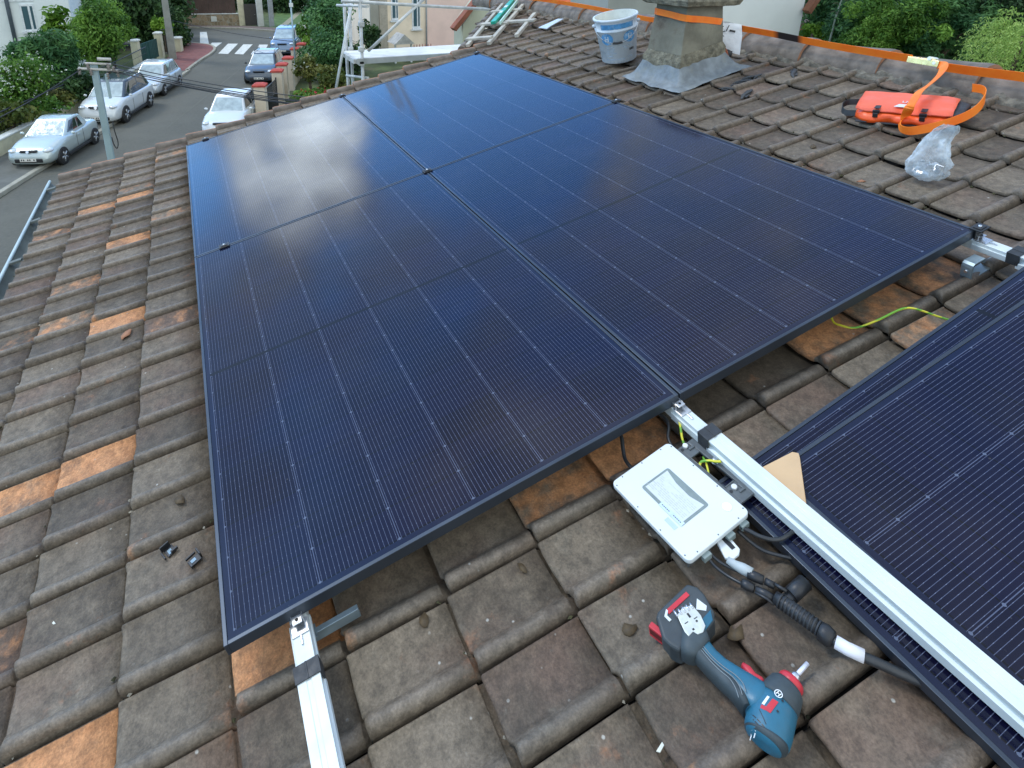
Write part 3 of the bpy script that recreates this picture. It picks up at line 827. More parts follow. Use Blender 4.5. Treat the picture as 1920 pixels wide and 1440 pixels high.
cable('connector_lead', 'lower of two thin grey leads between inverter and black connector', 'cable',
      [(-.286, .945, -.068), (-.296, .940, -.08), (-.315, .941, -.088), (-.342, .949, -.09), (-.370, .960, -.086)], 0.0034, M_cab, None)
cable('connector_lead', 'upper of two thin grey leads between inverter and black connector', 'cable',
      [(-.284, .952, -.068), (-.297, .949, -.08), (-.317, .955, -.086), (-.342, .968, -.086), (-.367, .981, -.08)], 0.0034, M_cab, None)

def rpt(u, v, h): return (u, -v, h)
tr = thing('cable_connector', 'black T shaped cable connector with ribbed body lying on tiles behind the drill', 'connector', ROOF @ T(0, 0, 0))
def seg(name, pts, r, m_=M_blk, n=10, sub=1, par=tr):
    b = MB(); b.tube([rpt(*p) for p in pts], r, n, sub=sub); return b.build(name, m_, par)
seg('plug', [(-.366, .959, -.086), (-.374, .964, -.086), (-.386, .971, -.086)], [.0085, .0098, .0085])
seg('plug', [(-.388, .972, -.086), (-.402, .981, -.086), (-.420, .990, -.086)], [.0075, .008, .007])
seg('plug', [(-.362, .979, -.080), (-.372, .986, -.080), (-.386, .995, -.080)], [.0085, .010, .009])
seg('plug', [(-.388, .996, -.080), (-.404, 1.004, -.080)], .0070)
seg('latch', [(-.404, 1.004, -.074), (-.424, 1.012, -.074)], .0035)
seg('latch', [(-.392, .966, -.084), (-.412, .976, -.084), (-.424, .980, -.088)], .0030)
seg('branch', [(-.432, .998, -.088), (-.428, 1.020, -.088)], .0115)
seg('branch_cap', [(-.427, 1.018, -.088), (-.424, 1.060, -.086)], .0145)
seg('trunk_body', [(-.416, .991, -.086), (-.440, .999, -.086), (-.470, 1.007, -.086), (-.494, 1.013, -.086)], [.0125, .014, .0135, .0125], n=12)
b = MB()
for i in range(11):
    p = Vector(rpt(-.424 - .0065 * i, .9935 + .0019 * i, -.086)); d = Vector((-.0065, -.0019, 0)).normalized()
    b.cyl(p, p + d * 0.0034, .0148, n=8)
b.build('ribs', M_blk2, tr)
seg('gland_nut', [(-.494, 1.012, -.086), (-.502, 1.0145, -.086), (-.513, 1.016, -.086), (-.517, 1.017, -.086)], [.0165, .0175, .0165, .011], n=10)
seg('trunk_cable', [(-.513, 1.016, -.086), (-.54, 1.029, -.088), (-.572, 1.052, -.092), (-.60, 1.075, -.10), (-.63, 1.10, -.105)], .0088, M_cab, sub=4)
seg('white_tag', [(-.519, 1.0195, -.087), (-.535, 1.027, -.088), (-.556, 1.041, -.0895)], .0115, P('white shrink tag', (0.8, 0.8, 0.84), 0.5, var=0.03))
pl = thing('inverter_plug', 'white and grey plug hanging out of the near end of the white inverter', 'plug', ROOF @ T(0, 0, 0))
b = MB(); b.prism([(-.288, -.972), (-.322, -.962), (-.331, -.975), (-.330, -.990), (-.323, -1.000), (-.288, -1.002)], -.078, -.070); b.build('shell', P('white nylon', (0.76, 0.8, 0.8), 0.45), pl, bev=.002)
b = MB(); b.prism([(-.286, -.984), (-.317, -.985), (-.317, -.994), (-.286, -.995)], -.0698, -.0690); b.build('lever', M_blk, pl)
seg('cable_gland', [(-.324, .966, -.076), (-.337, .971, -.078), (-.350, .979, -.080), (-.366, .987, -.080)], [.0075, .0085, .011, .0105], M_gry, 10, 1, pl)

# ================================================================== cordless driver lying on its side
M_dblue = P('teal blue tool plastic', (0.020, 0.130, 0.205), 0.42, var=0.12, scale=14, spec=0.5, bump=0.08, bscale=300, dirt=(0.05, 0.10, 0.13), dirt_amt=0.5, dscale=9)
M_drub = P('soft grip rubber', (0.045, 0.062, 0.070), 0.62, var=0.18, scale=26, bump=0.2, bscale=220, bdist=.001)
M_dbat = P('battery case', (0.048, 0.060, 0.066), 0.52, var=0.15, scale=24, bump=0.15, bscale=260, bdist=.001)
M_red = P('red plastic', (0.58, 0.035, 0.05), 0.42, var=0.1, scale=30)
dr = thing('cordless_driver', 'blue cordless impact driver with red collar lying on the near tiles', 'power tool', ROOF @ T(0, 0, 0))
def loft(name, secs, m_, par=dr, n=20, power=2.6, bev=0):
    """secs: (u, v, h, half width in plane, half height); rings stand across the path"""
    b = MB(); C = [Vector(rpt(*s[:3])) for s in secs]; rs = []
    for i, s in enumerate(secs):
        d = C[min(i + 1, len(C) - 1)] - C[max(i - 1, 0)]; d.z = 0; d.normalize()
        p = Vector((-d.y, d.x, 0)); ring = []
        for k in range(n):
            a = 2 * math.pi * k / n; ca, sa = math.cos(a), math.sin(a)
            x = math.copysign(abs(ca) ** (2 / power), ca) * s[3]; z = math.copysign(abs(sa) ** (2 / power), sa) * s[4]
            q = C[i] + p * x; ring.append((q.x, q.y, C[i].z + z))
        rs.append(ring)
    b.rings(rs, 0, True)
    return b.build(name, m_, par)
HZ = -0.088
loft('motor_housing', [(-.566, .798, HZ, .012, .014), (-.5645, .801, HZ, .024, .023), (-.5625, .8055, HZ, .0305, .0285), (-.558, .813, HZ, .0345, .031), (-.551, .826, HZ, .0355, .032), (-.545, .840, HZ, .034, .0315), (-.539, .855, HZ, .032, .030), (-.535, .866, HZ, .030, .028)], M_dblue, n=28, power=2.2)
loft('rubber_nose', [(-.5365, .862, HZ, .0305, .0295), (-.5345, .868, HZ, .031, .030), (-.531, .880, HZ, .0295, .029), (-.528, .891, HZ, .027, .027), (-.5265, .897, HZ, .022, .022)], M_drub, n=28, power=2.2)
loft('red_collar', [(-.5275, .895, HZ, .0165, .0165), (-.527, .897, HZ, .020, .020), (-.5255, .905, HZ, .0205, .0205), (-.5245, .910, HZ, .018, .018), (-.524, .912, HZ, .010, .010)], M_red, n=24, power=2)
loft('chuck', [(-.5245, .909, HZ, .008, .008), (-.5225, .920, HZ, .0075, .0075), (-.522, .923, HZ, .006, .006)], M_steel, n=14, power=2)
loft('driver_bit', [(-.5225, .920, HZ, .0040, .0040), (-.5185, .952, HZ, .0036, .0036)], P('pale bit sleeve', (0.72, 0.73, 0.82), 0.35, metal=.3), n=6, power=2)
loft('rubber_rear_band', [(-.5640, .8025, HZ + .0008, .0265, .0250), (-.5622, .8065, HZ + .0008, .0315, .0292), (-.5602, .8095, HZ + .0008, .0333, .0303)], M_drub, n=28, power=2.2)
loft('handle', [(-.398, .815, -.090, .022, .0205), (-.414, .812, -.090, .0205, .0195), (-.434, .8135, -.090, .0195, .019), (-.455, .818, -.090, .0202, .0195), (-.475, .824, -.090, .0235, .021), (-.495, .831, -.089, .0265, .023), (-.515, .837, -.089, .030, .026), (-.538, .840, HZ, .026, .028)], M_dblue, n=22, power=2.5)
loft('grip', [(-.405, .803, -.0895, .014, .0218), (-.425, .802, -.0895, .0125, .0208), (-.447, .805, -.0895, .0128, .0208), (-.468, .810, -.0895, .0138, .0218), (-.487, .815, -.089, .014, .0225), (-.504, .815, -.089, .012, .0245), (-.520, .810, HZ, .007, .026)], M_drub, n=20, power=2.4)
b = MB()
for q in range(3):
    pts = [(-.415, .8125 - .004 * q, -.0698), (-.440, .814 - .004 * q, -.0693), (-.462, .8195 - .005 * q, -.0681), (-.480, .826 - .006 * q, -.0660), (-.496, .827 - .008 * q, -.0635), (-.508, .821 - .008 * q, -.0618)]
    b.tube([rpt(*p) for p in pts], 0.0008, 5, sub=3)
b.build('grip_lines', P('grip line', (0.20, 0.23, 0.24), 0.6), dr)
loft('trigger', [(-.468, .855, -.088, .004, .008), (-.478, .857, -.088, .0075, .009), (-.490, .857, -.088, .007, .009), (-.501, .861, -.088, .009, .009), (-.506, .863, -.088, .006, .008)], M_red, n=16)
loft('battery_shoe', [(-.386, .795, -.089, .030, .024), (-.398, .806, -.089, .033, .025), (-.412, .812, -.089, .028, .024), (-.420, .814, -.089, .020, .020)], M_drub, n=20, power=4)
b = MB(); bp = [(-.320, -.866), (-.332, -.783), (-.338, -.774), (-.373, -.760), (-.388, -.763), (-.404, -.772), (-.404, -.830), (-.396, -.862), (-.385, -.872), (-.352, -.880), (-.335, -.878)]
b.prism(bp[::-1], -.122, -.072); bat = b.build('battery', M_dbat, dr, bev=.006, seg=3)
b = MB(); b.prism([(-.404, -.826), (-.396, -.858), (-.380, -.868), (-.384, -.846), (-.392, -.826)], -.0715, -.069); b.build('blue_panel', M_dblue, bat, bev=.001)
def strip(name, a, c, wd, z, m_, par, th_=0.001):
    b = MB(); A, C = Vector(rpt(*a, z)), Vector(rpt(*c, z)); d = (C - A).normalized(); p = Vector((-d.y, d.x, 0)) * wd / 2
    b.prism([tuple((A + p)[:2]), tuple((A - p)[:2]), tuple((C - p)[:2]), tuple((C + p)[:2])], z, z + th_); return b.build(name, m_, par, bev=min(.0006, th_ * .4))
strip('red_strip', (-.3365, .853), (-.3435, .797), .0085, -.0722, M_red, bat, .0018)
b = MB(); b.box((0, 0, 0), (0.012, 0.040, 0.030), T(-.3565, -.766, -.096) @ rot('Z', R(111))); rc = b.build('release_button', M_red, bat, bev=.002)
b = MB(); b.box((0, 0, 0), (0.004, 0.026, 0.016), T(-.3535, -.7605, -.094) @ rot('Z', R(111))); b.build('recess', P('deep red', (.12, .01, .012), .5), rc)
# bright metal belt hook and a row of bits clipped on the battery
hk = MB()
hk.prism([(-.3535, -.8245), (-.360, -.843), (-.381, -.8435), (-.3985, -.838), (-.4045, -.827), (-.4025, -.816), (-.395, -.812), (-.397, -.800), (-.388, -.799), (-.360, -.806)][::-1], -.0660, -.0636)
hook_o = hk.build('belt_hook', P('pale steel clip', (0.70, 0.72, 0.66), 0.38, metal=.5, var=.1, scale=40), dr, bev=.0008)
b = MB()
for q in range(5):
    b.tube([rpt(-.349 - .0012 * q, .807 + .0085 * q, -.065), rpt(-.362 - .001 * q, .806 + .0085 * q, -.0645)], .0024, 6, sub=1)
b.build('bits', M_steel, dr)
b = MB()
for p, s_ in (((-.3705, .8245), (.008, .004)), ((-.385, .830), (.003, .004)), ((-.3925, .815), (.003, .004)), ((-.378, .812), (.0012, .008)), ((-.380, .832), (.0012, .008))):
    b.box((p[0], -p[1], -.0633), (s_[0], s_[1], .0006))
b.build('slots', M_blk, hook_o)
b = MB(); b.prism([(-.352, -.861), (-.371, -.867), (-.377, -.860), (-.366, -.846)][::-1], -.0716, -.0708); b.build('sticker', M_white, bat)
b = MB(); b.prism([(-.338, -.7985), (-.3465, -.787), (-.358, -.789), (-.3575, -.7945), (-.348, -.7925), (-.342, -.7995)][::-1], -.0716, -.0700); b.build('wire_loop', M_white, bat)
# plates, emblem and vents on the motor housing follow its curve
def hs(u, v, up=0.0006):                # point on the housing skin above (u, v)
    a, c = Vector((-.566, .798)), Vector((-.535, .866)); d = (c - a).normalized()
    q = Vector((u, v)) - a; t_ = q.dot(d); x = q.x * d.y - q.y * d.x
    t_ = max(0.002, min(t_, 0.0745)); rr = [(0, .012, .014), (.0034, .024, .023), (.0082, .0305, .0285), (.017, .0345, .031), (.0318, .0355, .032), (.047, .034, .0315), (.0632, .032, .030), (.0748, .030, .028)]
    for i in range(len(rr) - 1):
        if rr[i][0] <= t_ <= rr[i + 1][0]:
            f = (t_ - rr[i][0]) / (rr[i + 1][0] - rr[i][0]); wv = rr[i][1] * (1 - f) + rr[i + 1][1] * f; hv = rr[i][2] * (1 - f) + rr[i + 1][2] * f
    k = max(0.0, 1 - (abs(x) / wv) ** 2.2); return HZ + hv * k ** (1 / 2.2) + up
def skin(name, quads, m_, par=dr, up=0.0007, sub=5):
    b = MB()
    for q in quads:
        vs = []
        for i in range(sub + 1):
            for j in range(sub + 1):
                s_, t_ = i / sub, j / sub
                p = [(q[0][k] * (1 - s_) + q[1][k] * s_) * (1 - t_) + (q[3][k] * (1 - s_) + q[2][k] * s_) * t_ for k in (0, 1)]
                vs.append((p[0], -p[1], hs(p[0], p[1], up)))
        fs = [(i * (sub + 1) + j, (i + 1) * (sub + 1) + j, (i + 1) * (sub + 1) + j + 1, i * (sub + 1) + j + 1) for i in range(sub) for j in range(sub)]
        b.add(vs, fs, 0, True)
    return b.build(name, m_, par)
skin('red_plate', [((-.5405, .826), (-.5495, .830), (-.5445, .8535), (-.5365, .8495)), ((-.5345, .8225), (-.5425, .826), (-.5405, .832), (-.533, .8285))], M_red)
M_wp = P('white print', (0.75, 0.78, 0.78), 0.5)
skin('white_print', [((-.5325, .8295), (-.5365, .831), (-.5325, .8475), (-.5290, .846))], M_wp)
b = MB(); c0 = (-.5365, .8625)
for r0, r1 in ((.0050, .0064),):
    vs = []; 
    for i in range(25):
        a = 2 * math.pi * i / 24
        for r__ in (r0, r1):
            u_, v_ = c0[0] + r__ * math.cos(a), c0[1] + r__ * math.sin(a); vs.append((u_, -v_, hs(u_, v_, .003)))
    b.add(vs, [(2 * i, 2 * i + 1, 2 * i + 3, 2 * i + 2) for i in range(24)], 0, True)
for (du, dv, a_, l_) in ((-.0022, 0, 0, .007), (.0022, 0, 0, .007), (0, 0, 90, .004)):
    x0, y0_ = c0[0] + du, c0[1] + dv; dx, dy = math.sin(R(a_)) * l_ / 2, math.cos(R(a_)) * l_ / 2; nx_, ny_ = dy / l_ * .0014, -dx / l_ * .0014
    q = [(x0 - dx - nx_, y0_ - dy - ny_), (x0 + dx - nx_, y0_ + dy - ny_), (x0 + dx + nx_, y0_ + dy + ny_), (x0 - dx + nx_, y0_ - dy + ny_)]
    b.add([(p[0], -p[1], hs(p[0], p[1], .003)) for p in q], [(0, 1, 2, 3)])
b.build('emblem', M_wp, dr)
skin('vents', [((-.527 - .0085 * i, .805 + .0006 * i), (-.5335 - .0085 * i, .8055 + .0006 * i), (-.5335 - .0085 * i, .807 + .0006 * i), (-.527 - .0085 * i, .8065 + .0006 * i)) for i in range(4)] +
     [((-.527 - .0085 * i, .8005 + .0006 * i), (-.5335 - .0085 * i, .801 + .0006 * i), (-.5335 - .0085 * i, .8025 + .0006 * i), (-.527 - .0085 * i, .802 + .0006 * i)) for i in range(3)], M_blk, up=.0012)
skin('housing_seam', [((-.5275, .826), (-.5285, .826), (-.5105, .862), (-.5095, .862)), ((-.5562, .8125), (-.5567, .8135), (-.523, .8255), (-.5225, .8245))], M_blk, up=.0008)
for su_, sv_ in ((-.520, .833), (-.553, .842), (-.5155, .852), (-.546, .861)):
    skin('housing_screw', [((su_ - .0016, sv_ - .0016), (su_ + .0016, sv_ - .0016), (su_ + .0016, sv_ + .0016), (su_ - .0016, sv_ + .0016))], M_blk, up=.0012, sub=2)
skin('white_clips', [((-.5455, .7925), (-.5475, .7935), (-.5515, .7855), (-.550, .7845)), ((-.5505, .7955), (-.552, .796), (-.556, .7885), (-.5545, .7875))], M_wp, up=.001)

# ================================================================== things standing on the roof
# bucket
M_bwhite = P('bucket plastic', (0.66, 0.74, 0.80), 0.4, var=0.07, scale=9, spec=0.45, dirt=(0.36, 0.44, 0.50), dirt_amt=0.75, dscale=10)
M_bin = P('bucket inside', (0.74, 0.76, 0.70), 0.5, var=0.08, scale=12, dirt=(0.45, 0.45, 0.38), dirt_amt=0.5, dscale=20)
M_bblue = P('blue print', (0.10, 0.33, 0.62), 0.45, var=0.22, scale=40, dirt=(0.5, 0.62, 0.72), dirt_amt=1.0, dscale=24)
M_bgrey = P('faded print', (0.42, 0.52, 0.62), 0.5, var=0.1, scale=50)
bk = thing('plastic_bucket', 'white plastic bucket with blue print standing beside the chimney', 'bucket', RM(2.64, 2.955, -0.102, 0))
HB_ = 0.315
def bprof(z): return 0.118 + (0.146 - 0.118) * z / HB_
b = MB(); b.lathe([(0.0, 0.0), (bprof(0) - .006, 0.0), (bprof(0), .006), (bprof(.225), .225), (bprof(.225) + .006, .228), (bprof(.235) + .006, .236), (bprof(.24), .240), (bprof(.29), .290), (bprof(.3) + .004, .298), (bprof(.315) + .007, .306), (bprof(.315) + .006, .315), (bprof(.315) - .004, .316)], 40, cap=(False, False))
shell = b.build('shell', M_bwhite, bk)
b = MB(); b.lathe([(bprof(.315) - .004, .316), (bprof(.3) - .006, .295), (bprof(.15) - .006, .15), (bprof(.02) - .006, .02), (0.0, .018)], 40, cap=(False, False)); b.build('inside', M_bin, bk)
def bpatch(name, a0, a1, zf0, zf1, m_, poly=None, n=10, up=.0012, par=bk):
    b = MB(); vs = []
    for i in range(n + 1):
        for j in range(n + 1):
            a = a0 + (a1 - a0) * i / n; z = zf0 + (zf1 - zf0) * j / n
            if poly == 'disc':
                s_, t_ = 2 * i / n - 1, 2 * j / n - 1
                x = s_ * math.sqrt(1 - t_ * t_ / 2); y = t_ * math.sqrt(1 - s_ * s_ / 2)
                a = (a0 + a1) / 2 + (a1 - a0) / 2 * x; z = (zf0 + zf1) / 2 + (zf1 - zf0) / 2 * y
            r = bprof(z) + up; vs.append((r * math.cos(R(a)), r * math.sin(R(a)), z))
    b.add(vs, [(i * (n + 1) + j, (i + 1) * (n + 1) + j, (i + 1) * (n + 1) + j + 1, i * (n + 1) + j + 1) for i in range(n) for j in range(n)], 0, True)
    return b.build(name, m_, par)
F0 = 144
for a0, a1, z0_, z1_ in ((F0 - 50, F0 - 12, .140, .222), (F0 + 18, F0 + 58, .145, .224)):
    d = bpatch('blue_mark', a0, a1, z0_, z1_, M_bblue, 'disc')
    c_ = (a0 + a1) / 2
    bpatch('white_letter', c_ - 6, c_ - 3, z0_ + .02, z1_ - .02, M_bwhite, up=.002, par=d); bpatch('white_letter', c_ + 3, c_ + 6, z0_ + .02, z1_ - .02, M_bwhite, up=.002, par=d); bpatch('white_letter', c_ - 3, c_ + 3, .178, .186, M_bwhite, up=.002, par=d)
bpatch('blue_band', F0 - 46, F0 + 50, .248, .284, M_bblue)
r_ = random.Random(8)
for q, (a, z, l_) in enumerate([(-36, .118, 8), (-26, .120, 14), (-36, .105, 8), (-26, .104, 16), (-36, .09, 8), (-26, .088, 12), (-36, .075, 8), (-24, .074, 18), (-34, .055, 16), (14, .12, 30), (18, .105, 12), (30, .04, 16), (-40, .03, 60)]):
    bpatch('print_line', F0 + a, F0 + a + l_, z, z + .006, M_bgrey, n=3)
for a in (36, 42, 48): bpatch('print_block', F0 + a, F0 + a + 4, .085, .102, M_blk, n=3)
hd = MB(); pts = []
for i in range(13):
    a = F0 - 80 + 160 * i / 12; z = .265 - .112 * math.sin(math.pi * i / 12) ** 0.8; r = bprof(z) + .010
    pts.append((r * math.cos(R(a)), r * math.sin(R(a)), z))
hd.tube(pts, 0.0024, 6, sub=2); handle = hd.build('handle', M_steel, bk)
hg = MB(); hg.tube([pts[5], pts[6], pts[7]], 0.0075, 8, sub=3); hg.build('grip', M_blk, handle)
for i in (0, 12):
    b = MB(); b.ball((pts[i][0], pts[i][1], pts[i][2]), .012); b.build('ear', M_bwhite, bk)

# orange lashing strap along the ridge and round the chimney
def strap_mat():
    m, nt, b = nodes('orange webbing')
    tc = N(nt, 'TexCoord').outputs['Object']
    c = MIX(nt, STEP(nt, NOI(nt, tc, 9, 4), 0.3, 0.7), (0.98, 0.175, 0.006), (1.0, 0.25, 0.016))
    at = N(nt, 'Attribute'); at.attribute_name = 'dark'
    c = MIX(nt, at.outputs['Fac'], c, (0.022, 0.014, 0.014))
    nt.links.new(c, b.inputs['Base Color']); b.inputs['Roughness'].default_value = 0.6
    BUMP(nt, b, NOI(nt, tc, 260, 2), 0.15, 0.001)
    return m
M_strap = strap_mat()
def ribbon(mb, pts, wid, th_=0.0022, dark=None, sub=5):
    """pts: (x, y, z, wx, wy, wz): centre and half-width direction"""
    C = spline([p[:3] for p in pts], sub); Wd = spline([p[3:6] for p in pts], sub)
    vs = []; dk = []
    for i, (c, w_) in enumerate(zip(C, Wd)):
        t_ = (C[min(i + 1, len(C) - 1)] - C[max(i - 1, 0)]).normalized()
        w_ = (w_ - t_ * w_.dot(t_)).normalized(); n_ = t_.cross(w_).normalized() * th_ / 2; w_ = w_ * wid / 2
        vs += [c - w_ - n_, c + w_ - n_, c + w_ + n_, c - w_ + n_]
        f = i / (len(C) - 1)
        dk += [1.0 if dark and any(a <= f <= e for a, e in dark) else 0.0] * 4
    fs = []
    for i in range(len(C) - 1):
        for k in range(4): fs.append((4 * i + k, 4 * i + (k + 1) % 4, 4 * i + 4 + (k + 1) % 4, 4 * i + 4 + k))
    fs += [(3, 2, 1, 0), tuple(4 * (len(C) - 1) + k for k in range(4))]
    mb.add([tuple(v) for v in vs], fs, 0, False, None, dark=dk)
sp_ = thing('lashing_strap', 'long orange ratchet strap running along the ridge tiles and round the chimney', 'strap', Matrix())
def rw(u, v, h): 
    p = ROOF @ Vector((u, -v, h)); return (p.x, p.y, p.z)
UPW = (0, 0.35, 0.94)
b = MB()
ribbon(b, [(*rw(u, v, h), *UPW) for u, v, h in ((-1.3, 3.50, .022), (-.4, 3.505, .014), (.2, 3.507, .006), (.53, 3.508, .001), (.74, 3.506, -.007), (.86, 3.506, -.010))], .045)
b.build('webbing', M_strap, sp_)
b = MB()
ribbon(b, [(*rw(u, v, h), *UPW) for u, v, h in ((1.00, 3.502, .008), (1.2, 3.505, .008), (1.436, 3.505, .011), (1.62, 3.504, .018), (1.83, 3.502, .029), (2.05, 3.498, .036), (2.12, 3.40, .08), (2.10, 3.22, .115))], .042, dark=[(.43, .56), (.74, .9)])
b.build('webbing', M_strap, sp_)
zs = ztop - 0.058
b = MB()
cor = [(1.925, 3.139), (1.925, 2.861), (2.175, 2.861), (2.175, 3.139)]
loopp = []
for (u, v), dz in zip([(1.99, 3.150), (1.914, 3.146), (1.9125, 2.99), (1.914, 2.853), (2.05, 2.8505), (2.186, 2.853), (2.190, 3.0), (2.186, 3.146)], (-.04, -.038, -.02, -.008, 0.002, .01, -.005, -.02)):
    p = ROOF @ Vector((u, -v, .0)); loopp.append((p.x, p.y, zs + dz, 0, 0.02, 1))
ribbon(b, loopp, .038, sub=3); b.build('webbing', M_strap, sp_)
b = MB()
ribbon(b, [(*rw(u, v, h), *UPW) for u, v, h in ((2.19, 3.2, .17), (2.55, 3.42, .06), (2.95, 3.5, .0), (3.4, 3.51, .01), (3.9, 3.515, .02), (4.6, 3.52, .02), (5.5, 3.53, .0))], .04)
b.build('webbing', M_strap, sp_)
b = MB()
lp = [(0.875, 3.49, 0.0), (0.805, 3.416, 0.035), (0.772, 3.346, 0.025), (0.748, 3.244, 0.014), (0.723, 3.129, 0.016), (0.677, 3.021, 0.02), (0.668, 2.982, 0.0), (0.693, 3.003, -0.05), (0.708, 3.0, -0.078), (0.674, 2.947, -0.085), (0.633, 2.934, -0.083), (0.599, 2.966, -0.078), (0.565, 3.04, -0.072), (0.545, 3.152, -0.067), (0.545, 3.235, -0.055), (0.560, 3.30, -0.030), (0.590, 3.335, -0.015), (0.640, 3.35, -0.02)]
wd_ = [(0, .1, 1)] + [(-.55, -.35, .6)] * 3 + [(-.8, -.1, .45), (-.85, .0, .4), (-.85, 0, .4), (-.7, 0, .7), (-.3, -.1, .9), (0, .3, .9), (0.2, .3, .9), (.2, .2, .95), (.2, .1, .97), (.2, 0, .97), (.2, 0, .97), (.1, .1, .97), (0, .2, .95), (0, .2, .95)]
ribbon(b, [(*rw(*p), w_[0], w_[1], w_[2]) for p, w_ in zip(lp, wd_)], .037)
b.build('tail', M_strap, sp_)
M_gold = P('yellow zinc plating', (0.86, 0.74, 0.34), 0.32, metal=.65, var=.15, scale=30)
rt = MB()
px = Matrix(ROOF) @ T(.935, -3.492, 0.008) @ rot('X', R(22))
rt.prism([(-.075, -.024), (.07, -.020), (.078, -.008), (.076, .018), (.05, .024), (-.07, .022)], .012, .0145, px)
rt.prism([(-.075, -.027), (.07, -.027), (.07, -.0245), (-.075, -.0245)], -.016, .013, px); rt.prism([(-.075, .022), (.07, .022), (.07, .0245), (-.075, .0245)], -.016, .012, px)
ratchet = rt.build('ratchet', M_gold, sp_, bev=.0012)
b = MB(); b.cyl((-.03, -.030, .018), (-.03, .028, .018), .010, n=12, M=px); b.cyl((-.055, -.0285, .0), (-.055, .026, .0), .008, n=10, M=px); b.build('spool', P('pale zinc', (.85, .83, .68), .35, metal=.5), ratchet)
b = MB()
for x in (.0, .02, .04): b.box((x, -.003 + x * .2, .0149), (.003, .018, .0008), px)
b.build('stamped_marks', M_blk2, ratchet)

# orange tool bag
def bag_mat(name, col):
    return P(name, col, 0.42, var=0.08, scale=10, spec=0.5, bump=0.35, bscale=14, bdist=0.006, dirt=scl(col, .72), dirt_amt=.4, dscale=12)
M_bag, M_bagf = bag_mat('red orange tarpaulin', (0.90, 0.105, 0.010)), bag_mat('faded flap tarpaulin', (0.88, 0.150, 0.075))
bg = thing('tool_bag', 'bright orange messenger tool bag with two black buckles lying below the ridge', 'bag', RM(.762, 3.108, -.105, R(-157.5)) @ Matrix.Diagonal((1.12, 1.2, .92, 1)))
b = MB(); rs = []
for i in range(25):
    x = -.165 + .33 * i / 24; ring = []
    e = 1 - max(0, abs(x) - .13) / .07
    for y, z in ((-.080, .0), (-.094, .004), (-.092, .022), (-.084, .042), (-.055, .046), (.0, .052), (.05, .060), (.078, .062), (.090, .03), (.082, 0)):
        k = .014 * noise.noise(Vector((x * 24, y * 14, z * 30)))
        ring.append((x + .004 * noise.noise(Vector((y * 30, z * 40, i * .0))), y * e + k, max(0, z * e + .006 * noise.noise(Vector((x * 26, y * 12, 3))))))
    rs.append(ring)
b.rings(rs, 0, True); b.build('body', M_bag, bg)
b = MB(); fl = []
for off in (0, .0035):
    for i in range(17):
        x = -.160 + .32 * i / 16
        for j in range(9):
            t_ = j / 8
            lim = 1 - .10 * max(0, (abs(x) - .13) / .03)
            y = .082 - .158 * t_ * lim
            z = .072 + .006 * math.sin(t_ * 2.6) - .014 * t_ - .010 * max(0, t_ - .85) / .15 + .007 * noise.noise(Vector((x * 14, t_ * 4, 1))) - .010 * (x > .12) * (x - .12) / .04 * (1 - t_)
            fl.append((x, y, z + off))
fs = []
for o_ in (0, 153):
    for i in range(16):
        for j in range(8):
            q = (o_ + i * 9 + j, o_ + (i + 1) * 9 + j, o_ + (i + 1) * 9 + j + 1, o_ + i * 9 + j + 1); fs.append(q[::-1] if not o_ else q)
edge = [i * 9 + 8 for i in range(17)]; fs += [(edge[i], edge[i + 1], edge[i + 1] + 153, edge[i] + 153) for i in range(16)]
for i0 in (0, 144): fs += [(i0 + j, i0 + j + 1, i0 + j + 154, i0 + j + 153) for j in range(8)]
b.add(fl, fs, 0, True); flap = b.build('flap', M_bagf, bg)
for x in (-.082, .072):
    b = MB(); b.box((x, -.080, .054), (.024, .010, .016)); b.box((x, -.094, .042), (.018, .006, .022)); b.box((x, -.060, .0690), (.020, .03, .003)); b.build('buckle', M_blk, bg, bev=.002)
b = MB(); b.prism([(-.030, -.058), (.020, -.058), (.010, -.030), (-.016, -.030)], .0752, .0764); b.build('white_patch', M_white, flap)
def text_mesh(name, s, size, M_, mat_, par, ext=0.0004):
    cu = bpy.data.curves.new(name, 'FONT'); cu.body = s; cu.size = size; cu.extrude = ext; cu.align_x = 'CENTER'; cu.align_y = 'CENTER'
    o = bpy.data.objects.new(name, cu); COL.objects.link(o)
    dg = bpy.context.evaluated_depsgraph_get(); me = bpy.data.meshes.new_from_object(o.evaluated_get(dg))
    bpy.data.objects.remove(o); me.materials.clear(); me.materials.append(mat_)
    o = bpy.data.objects.new(name, me); COL.objects.link(o); o.parent = par; o.matrix_local = M_
    return o
text_mesh('lettering', 'UP', .026, T(.004, -.012, .0785), M_white, flap)
b = MB(); b.prism([(.150, -.055), (.185, -.05), (.20, .06), (.168, .085), (.150, .07)], .004, .055); b.build('black_side_pocket', M_blk2, bg, bev=.008)
b = MB(); ribbon(b, [(-.160, -.05, .02, 0, .3, 1), (-.20, -.045, .016, 0, .3, 1), (-.222, -.01, .022, 0, .3, 1), (-.215, .03, .03, 0, .3, 1), (-.165, .05, .03, 0, .3, 1)], .028); b.build('shoulder_strap', M_blk2, bg)
b = MB(); b.box((-.02, -.089, .004), (.26, .02, .008)); b.build('base', M_blk2, bg, bev=.003)

